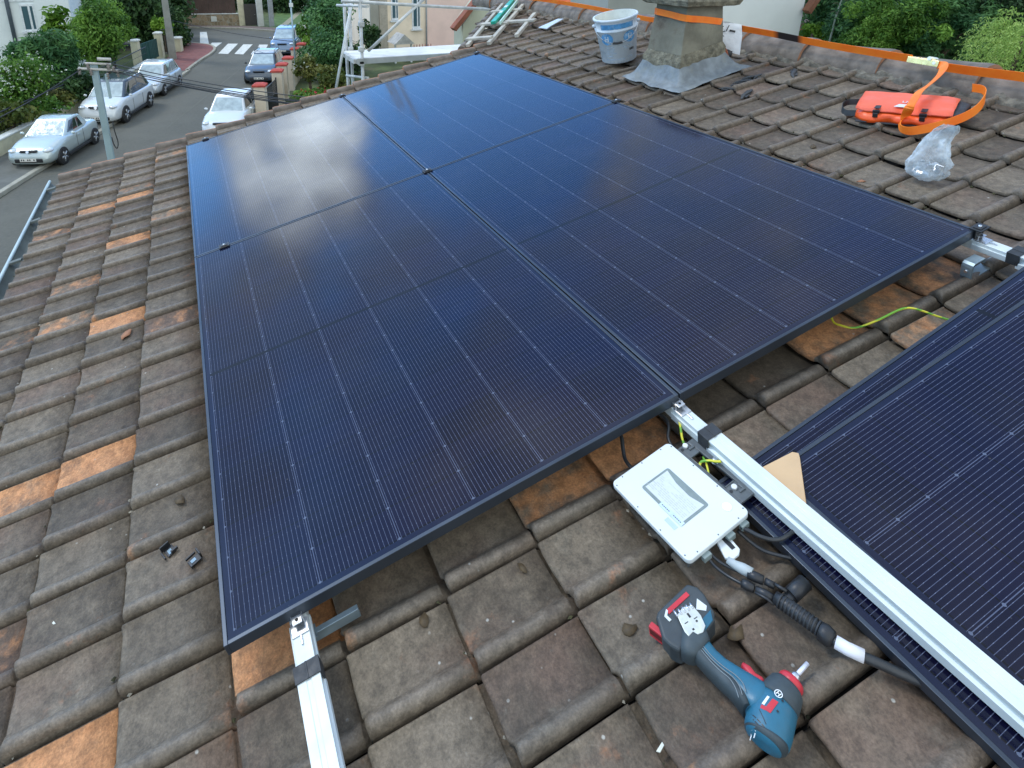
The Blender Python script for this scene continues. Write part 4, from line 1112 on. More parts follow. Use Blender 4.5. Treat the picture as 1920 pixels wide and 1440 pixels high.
# clear bag of fittings
def film_mat():
    m, nt, b = nodes('thin clear polythene')
    tc = N(nt, 'TexCoord').outputs['Object']
    b.inputs['Base Color'].default_value = (0.80, 0.88, 0.92, 1); b.inputs['Roughness'].default_value = 0.3
    lw = N(nt, 'LayerWeight'); lw.inputs[0].default_value = 0.35
    f = MT(nt, 'ADD', MT(nt, 'MULTIPLY', lw.outputs['Facing'], 0.45), STEP(nt, NOI(nt, tc, 14, 5), 0.35, 0.75, 0.25, 0.75))
    nt.links.new(f, b.inputs['Alpha'])
    BUMP(nt, b, NOI(nt, tc, 34, 6), 0.9, 0.02)
    return m
M_film = film_mat()
pb = thing('plastic_bag', 'crumpled clear plastic bag of metal fittings standing on the tiles', 'bag', RM(.378, 2.66, -.108, R(20)) @ Matrix.Diagonal((.9, .95, .98, 1)))
b = MB(); rs = []
BAGR = ((0, .02, .02, 0), (.003, .052, .04, 0), (.03, .070, .050, 0), (.065, .071, .046, .0), (.10, .064, .040, -.004), (.135, .050, .030, -.012), (.16, .040, .018, -.02), (.178, .036, .010, -.03), (.20, .036, .007, -.042), (.225, .026, .004, -.058))
BAGF = []
for (q0, q1) in zip(BAGR[:-1], BAGR[1:]):
    for f in (0, .34, .67): BAGF.append([a_ + (c_ - a_) * f for a_, c_ in zip(q0, q1)])
BAGF.append(BAGR[-1])
for z, rx, ry, ox in BAGF:
    ring = []
    for i in range(48):
        a = 2 * math.pi * i / 48; k = 1 + .22 * noise.noise(Vector((math.cos(a) * 2.2, math.sin(a) * 2.2, z * 14))) + .30 * (abs(noise.noise(Vector((math.cos(a) * 4.5, math.sin(a) * 4.5, z * 26)))) - .2)
        ring.append((ox + rx * k * math.cos(a), ry * k * math.sin(a) + .01 * math.sin(z * 25), z + .006 * noise.noise(Vector((a * 2, z * 12, 5)))))
    rs.append(ring)
b.rings(rs, 0, True, (True, False))
b.build('film', M_film, pb)
r_ = random.Random(12); b = MB()
for i in range(16):
    Mx = T(r_.uniform(-.045, .04), r_.uniform(-.028, .026), r_.uniform(.012, .062)) @ rot('Z', r_.uniform(0, 6)) @ rot('X', r_.uniform(0, 6))
    b.box((0, 0, 0), (.034, .012, .003), Mx); b.box((.015, 0, .006), (.004, .012, .012), Mx)
fit = b.build('metal_fittings', M_steel, pb); fit['kind'] = 'stuff'

# cardboard corner, printed film packet, loose clips and litter
M_card = P('brown cardboard', (0.60, 0.40, 0.22), 0.8, var=0.06, scale=10, bump=0.1, bscale=120)
cdb = thing('cardboard_piece', 'tan cardboard corner guard between the long rail and a loose panel', 'cardboard', RM(-.245, 1.15, -.036))
b = MB(); b.prism([(0.012, -.0), (0.005, -.09), (-.004, -.098), (-.012, -.092), (-.098, -.008), (-.100, .012), (-.02, .012)][::-1], .0, .0035); b.build('sheet', M_card, cdb)
b = MB(); b.prism([(-.012, -.093), (-.098, -.010), (-.099, -.007), (-.013, -.089)][::-1], -.0085, .0); b.build('fold', M_card, cdb)

M_pack = P('white film packet', (0.78, 0.82, 0.86), 0.4, var=0.05, scale=16, bump=.5, bscale=24, bdist=.01)
pk = thing('film_packet', 'white printed film packet tied to the strap at the right of the chimney', 'packet', Matrix())
b = MB(); vs = []
pc = rw(2.02, 3.32, .045); rx_ = Vector((-.55, -.83, -.02)).normalized(); ry_ = Vector((0.10, -0.06, 1)).normalized(); rn_ = rx_.cross(ry_)
Mp = Matrix((( rx_.x, ry_.x, rn_.x, pc[0]), (rx_.y, ry_.y, rn_.y, pc[1]), (rx_.z, ry_.z, rn_.z, pc[2]), (0, 0, 0, 1)))
for s_ in (-1, 1):
    for i in range(11):
        for j in range(11):
            x = -.095 + .19 * i / 10; y = -.085 + .17 * j / 10
            edge_ = min(i, j, 10 - i, 10 - j) / 5
            vs.append((x * (1 - .25 * (j > 6 and i > 6) * (j - 6) / 8), y - .03 * (i > 3) * (i - 3) / 7 * (1 if j < 4 else .4), s_ * .012 * min(1, edge_ * 1.6) + .008 * noise.noise(Vector((x * 22, y * 22, s_)))))
fs = []
for o_ in (0, 121):
    for i in range(10):
        for j in range(10):
            q = (o_ + i * 11 + j, o_ + (i + 1) * 11 + j, o_ + (i + 1) * 11 + j + 1, o_ + i * 11 + j + 1); fs.append(q if o_ else q[::-1])
b.add(vs, fs, 0, True, Mp); b.build('film', M_pack, pk)
b = MB()
for (x, y), (dx, dy), a in (((-.05, .055), (.05, .006), 0), ((-.075, .025), (.006, .055), 0), ((-.03, .02), (.04, .005), 25), ((-.045, .0), (.06, .005), -6), ((0.0, .045), (.005, .04), -20), ((.03, .03), (.035, .012), -10), ((-.06, .04), (.02, .005), 50)):
    b.box((0, 0, 0), (dx, dy, .0012), Mp @ T(x, y, .0175) @ rot('Z', R(a)))
b.build('print', M_blk, pk)
cd_ = thing('cord_bundle', 'tangle of rusty orange cord beside the chimney foot', 'cord', RM(2.02, 3.24, -.075))
b = MB(); r_ = random.Random(4)
for q in range(6):
    c0 = Vector((r_.uniform(-.03, .03), r_.uniform(-.03, .03), .0)); ra = r_.uniform(.03, .055); ph = r_.uniform(0, 6)
    b.tube([(c0.x + ra * math.cos(ph + t_ * .7), c0.y + ra * .7 * math.sin(ph + t_ * .7), .012 + .05 * (1 + math.sin(t_ * 1.3 + q)) / 2) for t_ in range(9)], .005, 6)
b.build('loops', P('rusty cord', (.30, .09, .045), .8, var=.3, scale=40), cd_)
b = MB(); b.ball((.0, -.065, .01), (.05, .03, .03), jit=.4); b.build('dark_end', M_blk2, cd_)

def clip(u, v, a, lab):
    t = thing('plastic_clip', lab, 'clip', RM(u, v, -.128, a), 'black clips dropped by the left edge')
    b = MB(); b.box((0, 0, .003), (.030, .022, .004)); b.box((.016, .004, .010), (.004, .024, .018)); b.box((-.012, -.008, .008), (.006, .018, .008)); b.box((-.002, .018, .006), (.026, .004, .006))
    b.build('body', M_blk, t, bev=.001)
    b = MB(); b.box((-.004, .001, .0056), (.016, .010, .0016)); b.build('plate', P('blue grey steel', (.18, .26, .32), .35, metal=.6), t)
clip(.410, -.150, R(25), 'black plastic clip nearer the car side of the two dropped on the left tiles')
clip(.345, -.090, R(-65), 'black plastic clip closest to the panel edge of the two dropped on the left tiles')
M_shard = P('dark slate shard', (0.045, 0.048, 0.05), 0.6, var=.3, scale=30)
sh_lab = ['black clip fragment nearest the lead skirt', 'small black clip fragment in the middle of the scatter right of the chimney', 'wide black clip fragment in the scatter right of the chimney', 'black clip fragment close under the ridge mortar by the chimney', 'flat black clip fragment highest in the scatter by the chimney', 'curved black clip lying alone below the scatter right of the chimney', 'thin black tie lying below the ridge between chimney and bag']
for i, (u, v, l_) in enumerate([(1.657, 2.966, .07), (1.66, 3.022, .05), (1.675, 3.091, .075), (1.693, 3.153, .06), (1.665, 3.201, .05), (1.52, 2.958, .09), (1.544, 3.342, .09)]):
    r_ = random.Random(i + 40); b = MB(); a = R(20 + 18 * i); l_ *= 1.5
    b.tube([(-l_ / 2, 0, .010), (-l_ * .2, .008, .016), (l_ * .15, -.004, .012), (l_ / 2, .004, .006)], [.010, .013, .012, .006], 6, 0, 3, flat=.5)
    b.box((l_ * .1, .014, .008), (l_ * .4, .012, .006)); b.box((-l_ * .25, -.012, .010), (l_ * .3, .010, .005))
    o = b.build('clip_fragment', M_shard); o.matrix_world = RM(u, v, -.130, a); tag(o, sh_lab[i], 'clip fragment', 'black fragments right of the chimney')
M_dleaf = P('dead brown leaf', (.085, .058, .028), .7, var=.3, scale=60)
for i, (u, v, s_, lab) in enumerate([(.562, -.123, .022, 'brown dead leaf left of the near panel by a worn tile'), (-.306, .729, .02, 'curled brown leaf on the tile left of the driver battery'), (-.094, .608, .014, 'dark moss crumb on the tile below the inverter'), (-.083, .373, .018, 'dark leaf crumb on the tile row below the near panel'),
                                     (.528, 2.512, .018, 'orange broken tile chip near the right panel edge'), (.854, 2.651, .022, 'brown twig bit on the tiles below the orange bag'), (1.562, -.325, .035, 'broken brown clay sliver on the left tiles'), (-.412, .896, .026, 'brown moss tuft in the tile joint behind the driver')]):
    b = MB(); r_ = random.Random(i)
    n = 9; vs = [(0, 0, .0015)] + [(s_ * math.cos(6.283 * k / n) * r_.uniform(.6, 1.1), s_ * .55 * math.sin(6.283 * k / n) * r_.uniform(.6, 1.2), r_.uniform(-.001, .0035)) for k in range(n)]
    vs += [(x, y, z - .002) for x, y, z in vs]
    fs = [(0, k + 1, (k + 1) % n + 1) for k in range(n)] + [(n + 1, n + 2 + (k + 1) % n, n + 2 + k) for k in range(n)] + [(k + 1, n + 2 + k, n + 2 + (k + 1) % n, (k + 1) % n + 1) for k in range(n)]
    b.add(vs, fs, 0, True)
    o = b.build('tile_chip' if i in (4, 6) else 'dead_leaf', M_ridge_end if i in (4, 6) else M_dleaf)
    o.matrix_world = RM(u, v, -.124 if i != 7 else -.118, r_.uniform(0, 6)); tag(o, lab, 'litter', 'bits of litter on the tiles')
M_pale = P('pale scrap', (.66, .66, .56), .6, var=.1, scale=60)
for u, v, l_, a, lab in ((.372, -.421, .022, .6, 'pale yellow paper scrap on the lower left tiles'), (-.476, .669, .034, 1.9, 'thin white plastic strip in the tile joint below the driver')):
    b = MB(); b.prism([(-l_ / 2, -.002), (l_ / 2, -.003), (l_ / 2 - .003, .0025), (-l_ / 2 + .004, .002)], 0, .002); o = b.build('scrap', M_pale); o.matrix_world = RM(u, v, -.125, a); tag(o, lab, 'scrap')

# timber ladder, green spirit level and light plate near the far end
M_wood = P('grey bleached timber', (0.44, 0.42, 0.36), 0.85, var=0.15, scale=12, bump=.3, bscale=60)
ld = thing('roof_ladder', 'bleached timber roof ladder lying at the far end of the roof', 'ladder', ROOF @ T(0, 0, 0))
def bar(mb, a, c, wd, ht):
    A, C = Vector(rpt(*a)), Vector(rpt(*c)); d = (C - A).normalized(); p = Vector((-d.y, d.x, 0)).normalized() * wd / 2; z = Vector((0, 0, ht / 2))
    mb.add([tuple(q + s * p + k * z) for q in (A, C) for s, k in ((-1, -1), (1, -1), (1, 1), (-1, 1))], [(3, 2, 1, 0), (4, 5, 6, 7), (0, 1, 5, 4), (1, 2, 6, 5), (2, 3, 7, 6), (3, 0, 4, 7)])
for a, c in (((4.16, 2.455, -.085), (5.35, 3.45, -.07)), ((4.02, 2.60, -.085), (5.02, 3.52, -.07)), ((3.98, 2.86, -.085), (4.5, 3.36, -.07))):
    b = MB(); bar(b, a, c, .035, .03); b.build('side_rail', M_wood, ld, bev=.003)
for a, c in (((4.31, 2.52, -.062), (4.10, 2.68, -.062)), ((4.69, 2.86, -.06), (4.42, 3.02, -.06)), ((4.50, 3.02, -.06), (4.22, 3.20, -.06)), ((5.1, 3.18, -.06), (4.8, 3.38, -.06))):
    b = MB(); bar(b, a, c, .06, .022); b.build('rung', M_wood, ld, bev=.003)
lv = thing('spirit_level', 'green spirit level leaning along the timber ladder', 'level', ROOF @ T(0, 0, 0))
M_grn = P('green enamel', (0.02, 0.36, 0.24), 0.4, var=.1, scale=10)
b = MB(); bar(b, (4.50, 2.90, -.035), (5.2, 3.50, -.03), .05, .03); b.build('body', M_grn, lv, bev=.003)
b = MB(); bar(b, (4.42, 2.935, -.035), (5.12, 3.52, -.03), .012, .03); b.build('edge', P('pale green edge', (.5, .72, .6), .4), lv)
for f in (.35, .6):
    b = MB(); bar(b, (4.5 + .7 * f, 2.9 + .6 * f, -.018), (4.56 + .7 * f, 2.952 + .6 * f, -.018), .03, .008); b.build('vial', M_white, lv)
b = MB(); b.prism([(3.90, -3.13), (4.02, -3.115), (4.11, -3.38), (4.05, -3.40), (3.95, -3.20)], -.088, -.082); o = b.build('metal_plate', P('pale sheet metal', (.62, .70, .74), .4, metal=.3)); o.matrix_world = ROOF.copy(); tag(o, 'pale sheet metal plate lying on the upper tiles left of the bucket', 'plate')

# ================================================================== street level
F_, CX_, CY_ = 1163.5863, 849.516, 312.884
def ray(px, py):
    a, c = (px - CX_) / F_, (py - CY_) / F_
    return [RW[0][k] * a + RW[1][k] * c + RW[2][k] for k in range(3)]
def gp(px, py, z=Z0):                   # survey: spot at height z seen at a pixel of the photograph
    d = ray(px, py); s = (z - CW[2]) / d[2]
    return Vector((CW[0] + d[0] * s, CW[1] + d[1] * s, z))
def atx(px, py, X):
    d = ray(px, py); s = (X - CW[0]) / d[0]
    return Vector((X, CW[1] + d[1] * s, CW[2] + d[2] * s))

def asphalt():
    m, nt, b = nodes('worn asphalt')
    tc = N(nt, 'TexCoord').outputs['Object']
    c = MIX(nt, STEP(nt, NOI(nt, tc, .35, 6, .6), .3, .7), (.082, .082, .064), (.118, .116, .092))
    c = MIX(nt, STEP(nt, NOI(nt, tc, 1.6, 7, .7), .52, .75, 0, .5), c, (.066, .067, .054))
    c = MIX(nt, STEP(nt, NOI(nt, tc, 9, 4), .35, .7, 0, .35), c, (.135, .132, .108))
    nt.links.new(c, b.inputs['Base Color']); b.inputs['Roughness'].default_value = .85
    BUMP(nt, b, NOI(nt, tc, 45, 4), .4, .01)
    return m
M_asph = asphalt()
M_soil = P('garden soil and grass', (.075, .10, .035), .95, var=.35, scale=.8, bump=.5, bscale=8, bdist=.05, dirt=(.10, .085, .05), dirt_amt=.6, dscale=.5)
M_lawn = P('mown lawn', (.085, .15, .04), .95, var=.25, scale=1.5, bump=.5, bscale=10, bdist=.04)
M_path = P('gravel path', (.30, .28, .19), .9, var=.15, scale=3)
M_red = P('red asphalt pavement', (.20, .075, .065), .88, var=.15, scale=2.5, bump=.2, bscale=40, dirt=(.15, .10, .09), dirt_amt=.5, dscale=2)
M_rim = P('pale kerb stone', (.33, .32, .26), .85, var=.15, scale=3)
M_paint = P('road paint', (.66, .67, .62), .75, var=.08, scale=4, dirt=(.28, .28, .25), dirt_amt=.7, dscale=3.5)
M_pave = P('grey pavement', (.135, .14, .125), .88, var=.15, scale=1.5, bump=.2, bscale=30, dirt=(.09, .1, .07), dirt_amt=.5, dscale=1.2)
def struct(name, pts, z0, z1, m_):
    b = MB(); b.prism([(p[0], p[1]) for p in pts], z0, z1); o = b.build(name, m_); o['kind'] = 'structure'; return o
def ccw(pts):
    a = sum(pts[i][0] * pts[(i + 1) % len(pts)][1] - pts[(i + 1) % len(pts)][0] * pts[i][1] for i in range(len(pts)))
    return pts if a > 0 else pts[::-1]
struct('ground', ccw([(-120, -260), (330, -260), (330, 260), (-120, 260)]), Z0 - .5, Z0 - .012, M_soil)
kerb_l = [(4, 10.6), (14, 7.7), (21.08, 5.6), (26.6, 3.72), (34, 1.6), (39.8, -.05)]
wall_l = [(4, 12.2), (14, 9.3), (20, 8.0), (25.0, 6.55), (30.4, 4.9), (36, 3.2), (42.5, 1.62), (47.0, .75), (48.2, .1), (60, 3.0)]
curve = [(41.7, -.4), (43.92, -1.0), (46.2, -1.7), (48.4, -2.1), (50.2, -1.9), (51.3, -1.2), (53, .6), (57, 6)]
pil = [(4, 3.8), (14, .6), (26.2, -3.1), (37, -6.9), (47.5, -10.7)]
struct('road', ccw([(4, 10.4), (14, 7.5), (39.8, .1), (47, 1.0), (56, 9.5), (64, 22), (75, 22), (66, 2), (60.2, -4.9), (55.9, -9.0), (50, -15), (30, -30), (26, -26), (47.0, -10.4), (37, -6.6), (26, -2.8), (14, .9), (4, 4.1)]), Z0 - .3, Z0, M_asph)
struct('pavement', ccw(kerb_l + [(39.8, 2.3), (36, 3.2), (30.4, 4.9), (25, 6.55), (20, 8.0), (14, 9.3), (4, 12.2)]), Z0 - .3, Z0 + .10, M_pave)
struct('red_pavement', ccw([(39.8, .12)] + curve[:6] + [(53, 1.2), (48.2, .1), (47, .75), (42.5, 1.62), (39.8, 2.3)]), Z0 - .3, Z0 + .104, M_red)
struct('far_pavement', ccw([(67.5, 2), (63, .0), (60.2, -4.9), (55.9, -9.0), (50, -15), (51, -16), (57.2, -10), (61.4, -6.0), (63.8, -1), (66, 2.2)][1:9]), Z0 - .3, Z0 + .10, P('brown grey pavement', (.15, .115, .10), .9, var=.15))
def kerb_line(pts, name='kerb'):
    b = MB(); rs = []
    for i, p in enumerate(pts):
        a, c = Vector(pts[max(i - 1, 0)]), Vector(pts[min(i + 1, len(pts) - 1)]); d = (c - a).normalized(); n = Vector((-d.y, d.x)) * .09
        q = Vector(p); rs.append([(q.x - n.x, q.y - n.y, Z0 - .05), (q.x - n.x, q.y - n.y, Z0 + .12), (q.x + n.x, q.y + n.y, Z0 + .12), (q.x + n.x, q.y + n.y, Z0 - .05)])
    b.rings(rs, 0, False); o = b.build(name, M_rim, bev=.015); o['kind'] = 'structure'
kerb_line([(p.x, p.y) for p in spline([(x, y, 0) for x, y in kerb_l + [(39.9, .02)] + curve], 4)])
kerb_line([(63, .0), (60.2, -4.9), (55.9, -9.0), (51, -14)])
struct('lawn', ccw([(x.x, x.y) for x in (gp(505, 54), gp(560, 57), gp(598, 20), gp(600, -15), gp(520, -20), gp(520, 20))]), Z0 - .3, Z0 + .02, M_lawn)
struct('garden_path', ccw([(x.x, x.y) for x in (gp(520, 53), gp(532, 54), gp(572, 18), gp(590, -10), gp(583, -10), gp(562, 18))]), Z0 - .2, Z0 + .03, M_path)
b = MB()
for bar_ in (((220, 240), (270, 240), (290, 345), (220, 325)), ((310, 320), (385, 320), (335, 358), (285, 350)), ((430, 328), (505, 328), (430, 405), (357, 402)), ((545, 333), (615, 333), (545, 408), (478, 405)), ((665, 335), (730, 335), (718, 360), (650, 360)), ((620, 380), (690, 380), (670, 408), (600, 408))):
    q = ccw([(p.x, p.y) for p in (gp(x / 4 + 320, y / 4) for x, y in bar_)]); b.add([(x, y, Z0 + .006) for x, y in q], [(0, 1, 2, 3)])
o = b.build('crossing_paint', M_paint); o['kind'] = 'structure'
b = MB()
for q in range(7):
    x0 = 27 + q * 3.0; y0 = 1.05 - .325 * (x0 - 27)
    b.add([(x0, y0 - .04, Z0 + .006), (x0 + 3.0, y0 - 1.015, Z0 + .006), (x0 + 3.0, y0 - .935, Z0 + .006), (x0, y0 + .04, Z0 + .006)], [(0, 1, 2, 3)])
o = b.build('road_joint', P('tar seam', (.125, .125, .10), .9)); o['kind'] = 'structure'

# ------------------------------------------------------------------ cars
def paint(name, col, metal=.55, rough=.34):
    m, nt, b = nodes(name); b.inputs['Base Color'].default_value = (*col, 1); b.inputs['Metallic'].default_value = metal
    b.inputs['Roughness'].default_value = rough; b.inputs['Coat Weight'].default_value = 1.0; b.inputs['Coat Roughness'].default_value = .04
    return m
M_glass = paint('car glass', (.025, .032, .034), 0.0, .05)
M_glass.node_tree.nodes['Principled BSDF'].inputs['Specular IOR Level'].default_value = 1.0
M_screen_sheen = P('windscreen with painted sky sheen', (.42, .50, .50), .12, metal=.1, var=.22, scale=3.2, coat=1.0)  # pale mottled base colour stands in for bright sky reflected in the glass
M_tyre = P('tyre rubber', (.018, .018, .018), .8)
M_rim = P('alloy wheel', (.42, .44, .45), .35, metal=.7, var=.1)
M_lamp = paint('lamp glass', (.62, .66, .68), .2, .1)
M_plate = P('number plate', (.72, .72, .66), .5)
M_chrome = P('chrome', (.75, .76, .76), .15, metal=1.0)
M_seam = P('door seal grey', (.16, .17, .17), .6)
def car(label, M, L, Wd, H, sil, mat_, hood=.72, belt=.92, wsb=.8, rf=.1, rr=-1.4, rb=-1.8, deck=None, wheel=.31, wf=None, wr=None, shade=False, grille=True, plate=True, roofmat=None, emblem=None, rails=False):
    t = thing('parked_car', label, 'car', M, 'cars parked along the street')
    w2 = Wd / 2; b = MB(); rs = []
    dk = belt if deck is None else deck
    st = [(L / 2, .46, .66, .30), (L / 2 - .04, .56, .80, .22), (L / 2 - .16, hood - .06, .90, .19), (L / 2 - .45, hood, .965, .19), ((L / 2 - .45 + wsb) / 2, (hood + belt) / 2 + .03, .99, .2), (wsb + .05, belt, 1.0, .2), (wsb - .5, belt, 1.0, .2), (0, belt, 1.0, .2), (rb + .3, belt, .995, .2), (rb - .02, dk, .98, .2), (-L / 2 + .22, dk - .03, .95, .21), (-L / 2 + .06, dk - .14, .88, .24), (-L / 2, dk - .3, .76, .32)]
    st = [s for i, s in enumerate(st)]
    for x, zb, wf_, zl in st:
        w = w2 * wf_
        half = [(.55, zl), (.90, zl + .03), (.985, zl + .16), (1.0, zl + (zb - zl) * .55), (.975, zb - .09), (.88, zb - .008), (.5, zb + .018)]
        rs.append([(x, y * w, z) for y, z in half] + [(x, -y * w, z) for y, z in half[::-1]])
    b.rings(rs, 0, True); b.build('body', mat_, t, sub=1)
    # cabin
    bl = belt - .04; wb_, wt = w2 * .90, w2 * .70; zt = H - .03
    lo = [(wsb, wb_ * .93, bl), (wsb - .55, wb_, bl), ((wsb + rb) / 2, wb_, bl), (rb + .5, wb_ * .99, bl), (rb, wb_ * .9, bl)]
    hi = [(rf, wt * .93, zt - .03), (rf - .28, wt, zt), ((rf + rr) / 2, wt, zt + .01), (rr + .28, wt * .99, zt), (rr, wt * .92, zt - .04)]
    vs = [(x, y, z) for x, y, z in lo] + [(x, -y, z) for x, y, z in lo[::-1]] + [(x, y, z) for x, y, z in hi] + [(x, -y, z) for x, y, z in hi[::-1]]
    fs = [(i, (i + 1) % 10, 10 + (i + 1) % 10, 10 + i)[::-1] for i in range(10)]
    for i in range(4): fs.append((10 + i, 10 + i + 1, 10 + 8 - i, 10 + 9 - i)[::-1])
    b = MB(); b.add(vs, fs, 0, False); b.build('roof', roofmat or mat_, t, bev=.045, seg=3)
    def pane(name, a, c, d, e, u0, u1, v0, v1, m_, out=.012):
        a, c, d, e = map(Vector, (a, c, d, e)); n = (c - a).cross(e - a).normalized()
        if n.z < 0 and abs(n.z) > .2 or (abs(n.z) <= .2 and n.y * (a.y + c.y) < 0): n = -n
        def q(u, v): return (a * (1 - u) + c * u) * (1 - v) + (e * (1 - u) + d * u) * v
        k = [q(u0, v0), q(u1, v0), q(u1, v1), q(u0, v1)]
        mb = MB(); mb.add([tuple(p + n * out) for p in k] + [tuple(p - n * .01) for p in k], [(0, 1, 2, 3), (7, 6, 5, 4), (0, 4, 5, 1), (1, 5, 6, 2), (2, 6, 7, 3), (3, 7, 4, 0)]); return mb.build(name, m_, t, bev=.01)
    V_ = vs
    pane('windscreen', V_[9], V_[0], V_[10], V_[19], .05, .95, .08, .90, M_screen_sheen if shade else M_glass)  # shade picks the screen with the sky reflection painted into its colour
    pane('rear_window', V_[4], V_[5], V_[15], V_[14], .08, .92, .15, .88, M_glass)
    for s in (0, 1):
        ix = (lambda i: i) if s == 0 else (lambda i: 9 - i)
        for k, (u0, u1) in ((0, (.32, 1.02)), (1, (-.02, .94)), (2, (.04, .92)), (3, (-.0, .45))):
            if deck is not None and k == 3: continue
            i, j = ix(k), ix(k + 1)
            pane('side_window', V_[i], V_[j], V_[10 + j], V_[10 + i], u0, u1, .16, .86, M_glass)
    wf = L / 2 - .78 if wf is None else wf; wr = -L / 2 + .72 if wr is None else wr
    wb0 = MB(); y = 0
    for s in (-1, 1):
        for x in (wf, wr):
            a = MB(); a.cyl((x, s * (w2 - .16), wheel), (x, s * (w2 + .004), wheel), wheel * 1.07, n=20); a.build('wheel_arch', M_blk, t)
            a = MB(); a.lathe([(wheel * .62, -.02), (wheel * .9, -.022), (wheel, 0), (wheel, .15), (wheel * .92, .172), (wheel * .66, .172)], 20, T(x, s * (w2 - .155), wheel) @ rot('X', R(-90 * s))); wh = a.build('wheel', M_tyre, t)
            a = MB(); q = s * (w2 + .006)
            for k in range(5):
                an = 2 * math.pi * k / 5 + x; c_, s_ = math.cos(an), math.sin(an); r1 = wheel * .64
                a.cyl((x, q, wheel), (x + c_ * r1, q, wheel + s_ * r1), wheel * .11, wheel * .13, n=6)
            a.lathe([(wheel * .60, 0), (wheel * .68, 0), (wheel * .68, .02), (wheel * .60, .02)], 20, T(x, q - s * .012, wheel) @ rot('X', R(-90 * s)), cap=(False, False))
            a.build('rim', M_rim, wh)
    zh = hood - .09
    for s in (-1, 1):
        a = MB(); a.ball((L / 2 - .27, s * w2 * .68, zh - .01), (.20, .17, .075), 12, 8, M=None); a.build('headlight', M_lamp, t)
        a = MB(); a.ball((wsb - .30, s * (w2 + .05), belt + .03), (.045, .08, .05), 10, 7); a.build('wing_mirror', mat_ if not rails else M_blk, t)
        a = MB(); a.box(((wsb + rb) / 2 + .2, s * (w2 + .002), belt - .16), (.18, .025, .03)); a.build('door_handle', mat_, t, bev=.006)
    if grille:
        a = MB(); a.box((L / 2 - .035, 0, .36), (.09, Wd * .56, .15)); a.build('bumper_grille', M_blk, t, bev=.03)
        a = MB(); a.box((L / 2 - .11, 0, zh + .0), (.12, Wd * .34, .07)); a.build('upper_grille', M_blk, t, bev=.02)
    if emblem:
        a = MB(); a.prism([(0, -.10), (.07, 0), (0, .10), (-.07, 0)] if emblem == 1 else [(0, -.06), (.05, -.03), (.04, .05), (-.04, .05), (-.05, -.03)], 0, .02, T(L / 2 - .045, 0, zh) @ rot('Y', R(70)) @ rot('Z', R(90))); a.build('emblem', M_chrome, t)
    for s in (-1, 1):
        a = MB(); a.box(((wf + wr) / 2, s * (w2 - .012), .25), (wf - wr - wheel * 2.3, .05, .09)); a.build('sill_trim', M_blk, t, bev=.01)
        a = MB(); a.box((wsb - .62, s * (w2 - .003), .62), (.010, .012, .50)); a.box(((wsb + rb) / 2 - .15, s * (w2 - .003), .62), (.010, .012, .50)); a.build('door_seam', M_seam, t)
    if plate:
        a = MB(); a.box((L / 2 + .028, 0, .40), (.012, .52, .11)); pl_ = a.build('number_plate', M_plate, t)
        a = MB()
        for k in range(7):
            if k in (2, 5): continue
            a.box((L / 2 + .0355, -.2 + k * .066, .40), (.003, .036, .06))
        a.build('plate_marks', M_blk2, pl_)
    if rails:
        for s in (-1, 1):
            a = MB(); a.tube([(rf - .2, s * wt * .9, H - .01), (rf - .4, s * wt * .9, H + .05), (rr + .4, s * wt * .9, H + .05), (rr + .2, s * wt * .9, H - .01)], .018, 6); a.build('roof_rail', M_blk, t)
    return t
HEAD = SD + math.pi                     # noses towards us
def place(front_px, z, L, wd_, side):   # survey: ground contact of the nearer front wheel
    p = gp(*front_px, Z0); d = Vector((math.cos(SD), math.sin(SD), 0)); n = Vector((-d.y, d.x, 0))
    return p, d, n
M_silver = paint('silver paint', (.50, .58, .57), .45, .32)
M_white_p = paint('pearl white paint', (.66, .70, .71), .15, .3)
M_lightblue = paint('pale silver paint', (.58, .64, .68), .3, .3)
M_dark = paint('dark blue grey paint', (.045, .07, .10), .3, .3)
M_blue = paint('mid blue paint', (.13, .215, .34), .3, .3)
dS = Vector((math.cos(SD), math.sin(SD), 0)); nS = Vector((-dS.y, dS.x, 0))
def park(px_, ahead, wd_, side, z=Z0, turn=0):
    p = gp(*px_, Z0); c = p + dS * ahead + nS * (wd_ / 2 * side); return W(c.x, c.y, z, HEAD + turn)
car('silver two door coupe with pale windscreen, nearest car at the left kerb', park((124, 307), 1.16, 1.60, 1), 3.75, 1.62, 1.38, 0, M_silver, hood=.76, belt=.90, wsb=.72, rf=-.02, rr=-.85, rb=-1.22, deck=.95, wheel=.30, wf=1.16, wr=-1.24, shade=True, emblem=2)
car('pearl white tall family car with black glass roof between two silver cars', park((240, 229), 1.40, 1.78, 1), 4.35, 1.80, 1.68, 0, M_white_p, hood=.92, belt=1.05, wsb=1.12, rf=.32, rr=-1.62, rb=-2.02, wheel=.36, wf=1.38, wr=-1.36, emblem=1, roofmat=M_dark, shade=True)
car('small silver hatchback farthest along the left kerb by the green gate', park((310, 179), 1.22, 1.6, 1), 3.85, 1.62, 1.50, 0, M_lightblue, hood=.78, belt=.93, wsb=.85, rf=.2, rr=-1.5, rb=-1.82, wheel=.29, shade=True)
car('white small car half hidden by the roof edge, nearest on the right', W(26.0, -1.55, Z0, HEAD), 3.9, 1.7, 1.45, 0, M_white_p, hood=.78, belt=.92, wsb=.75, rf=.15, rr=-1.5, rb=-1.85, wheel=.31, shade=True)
car('dark blue grey car with roof rails behind the red capped pillars', W(36.3, -4.25, Z0, HEAD), 4.2, 1.78, 1.56, 0, M_dark, hood=.84, belt=.98, wsb=1.0, rf=.25, rr=-1.6, rb=-1.95, wheel=.33, rails=True, shade=True)
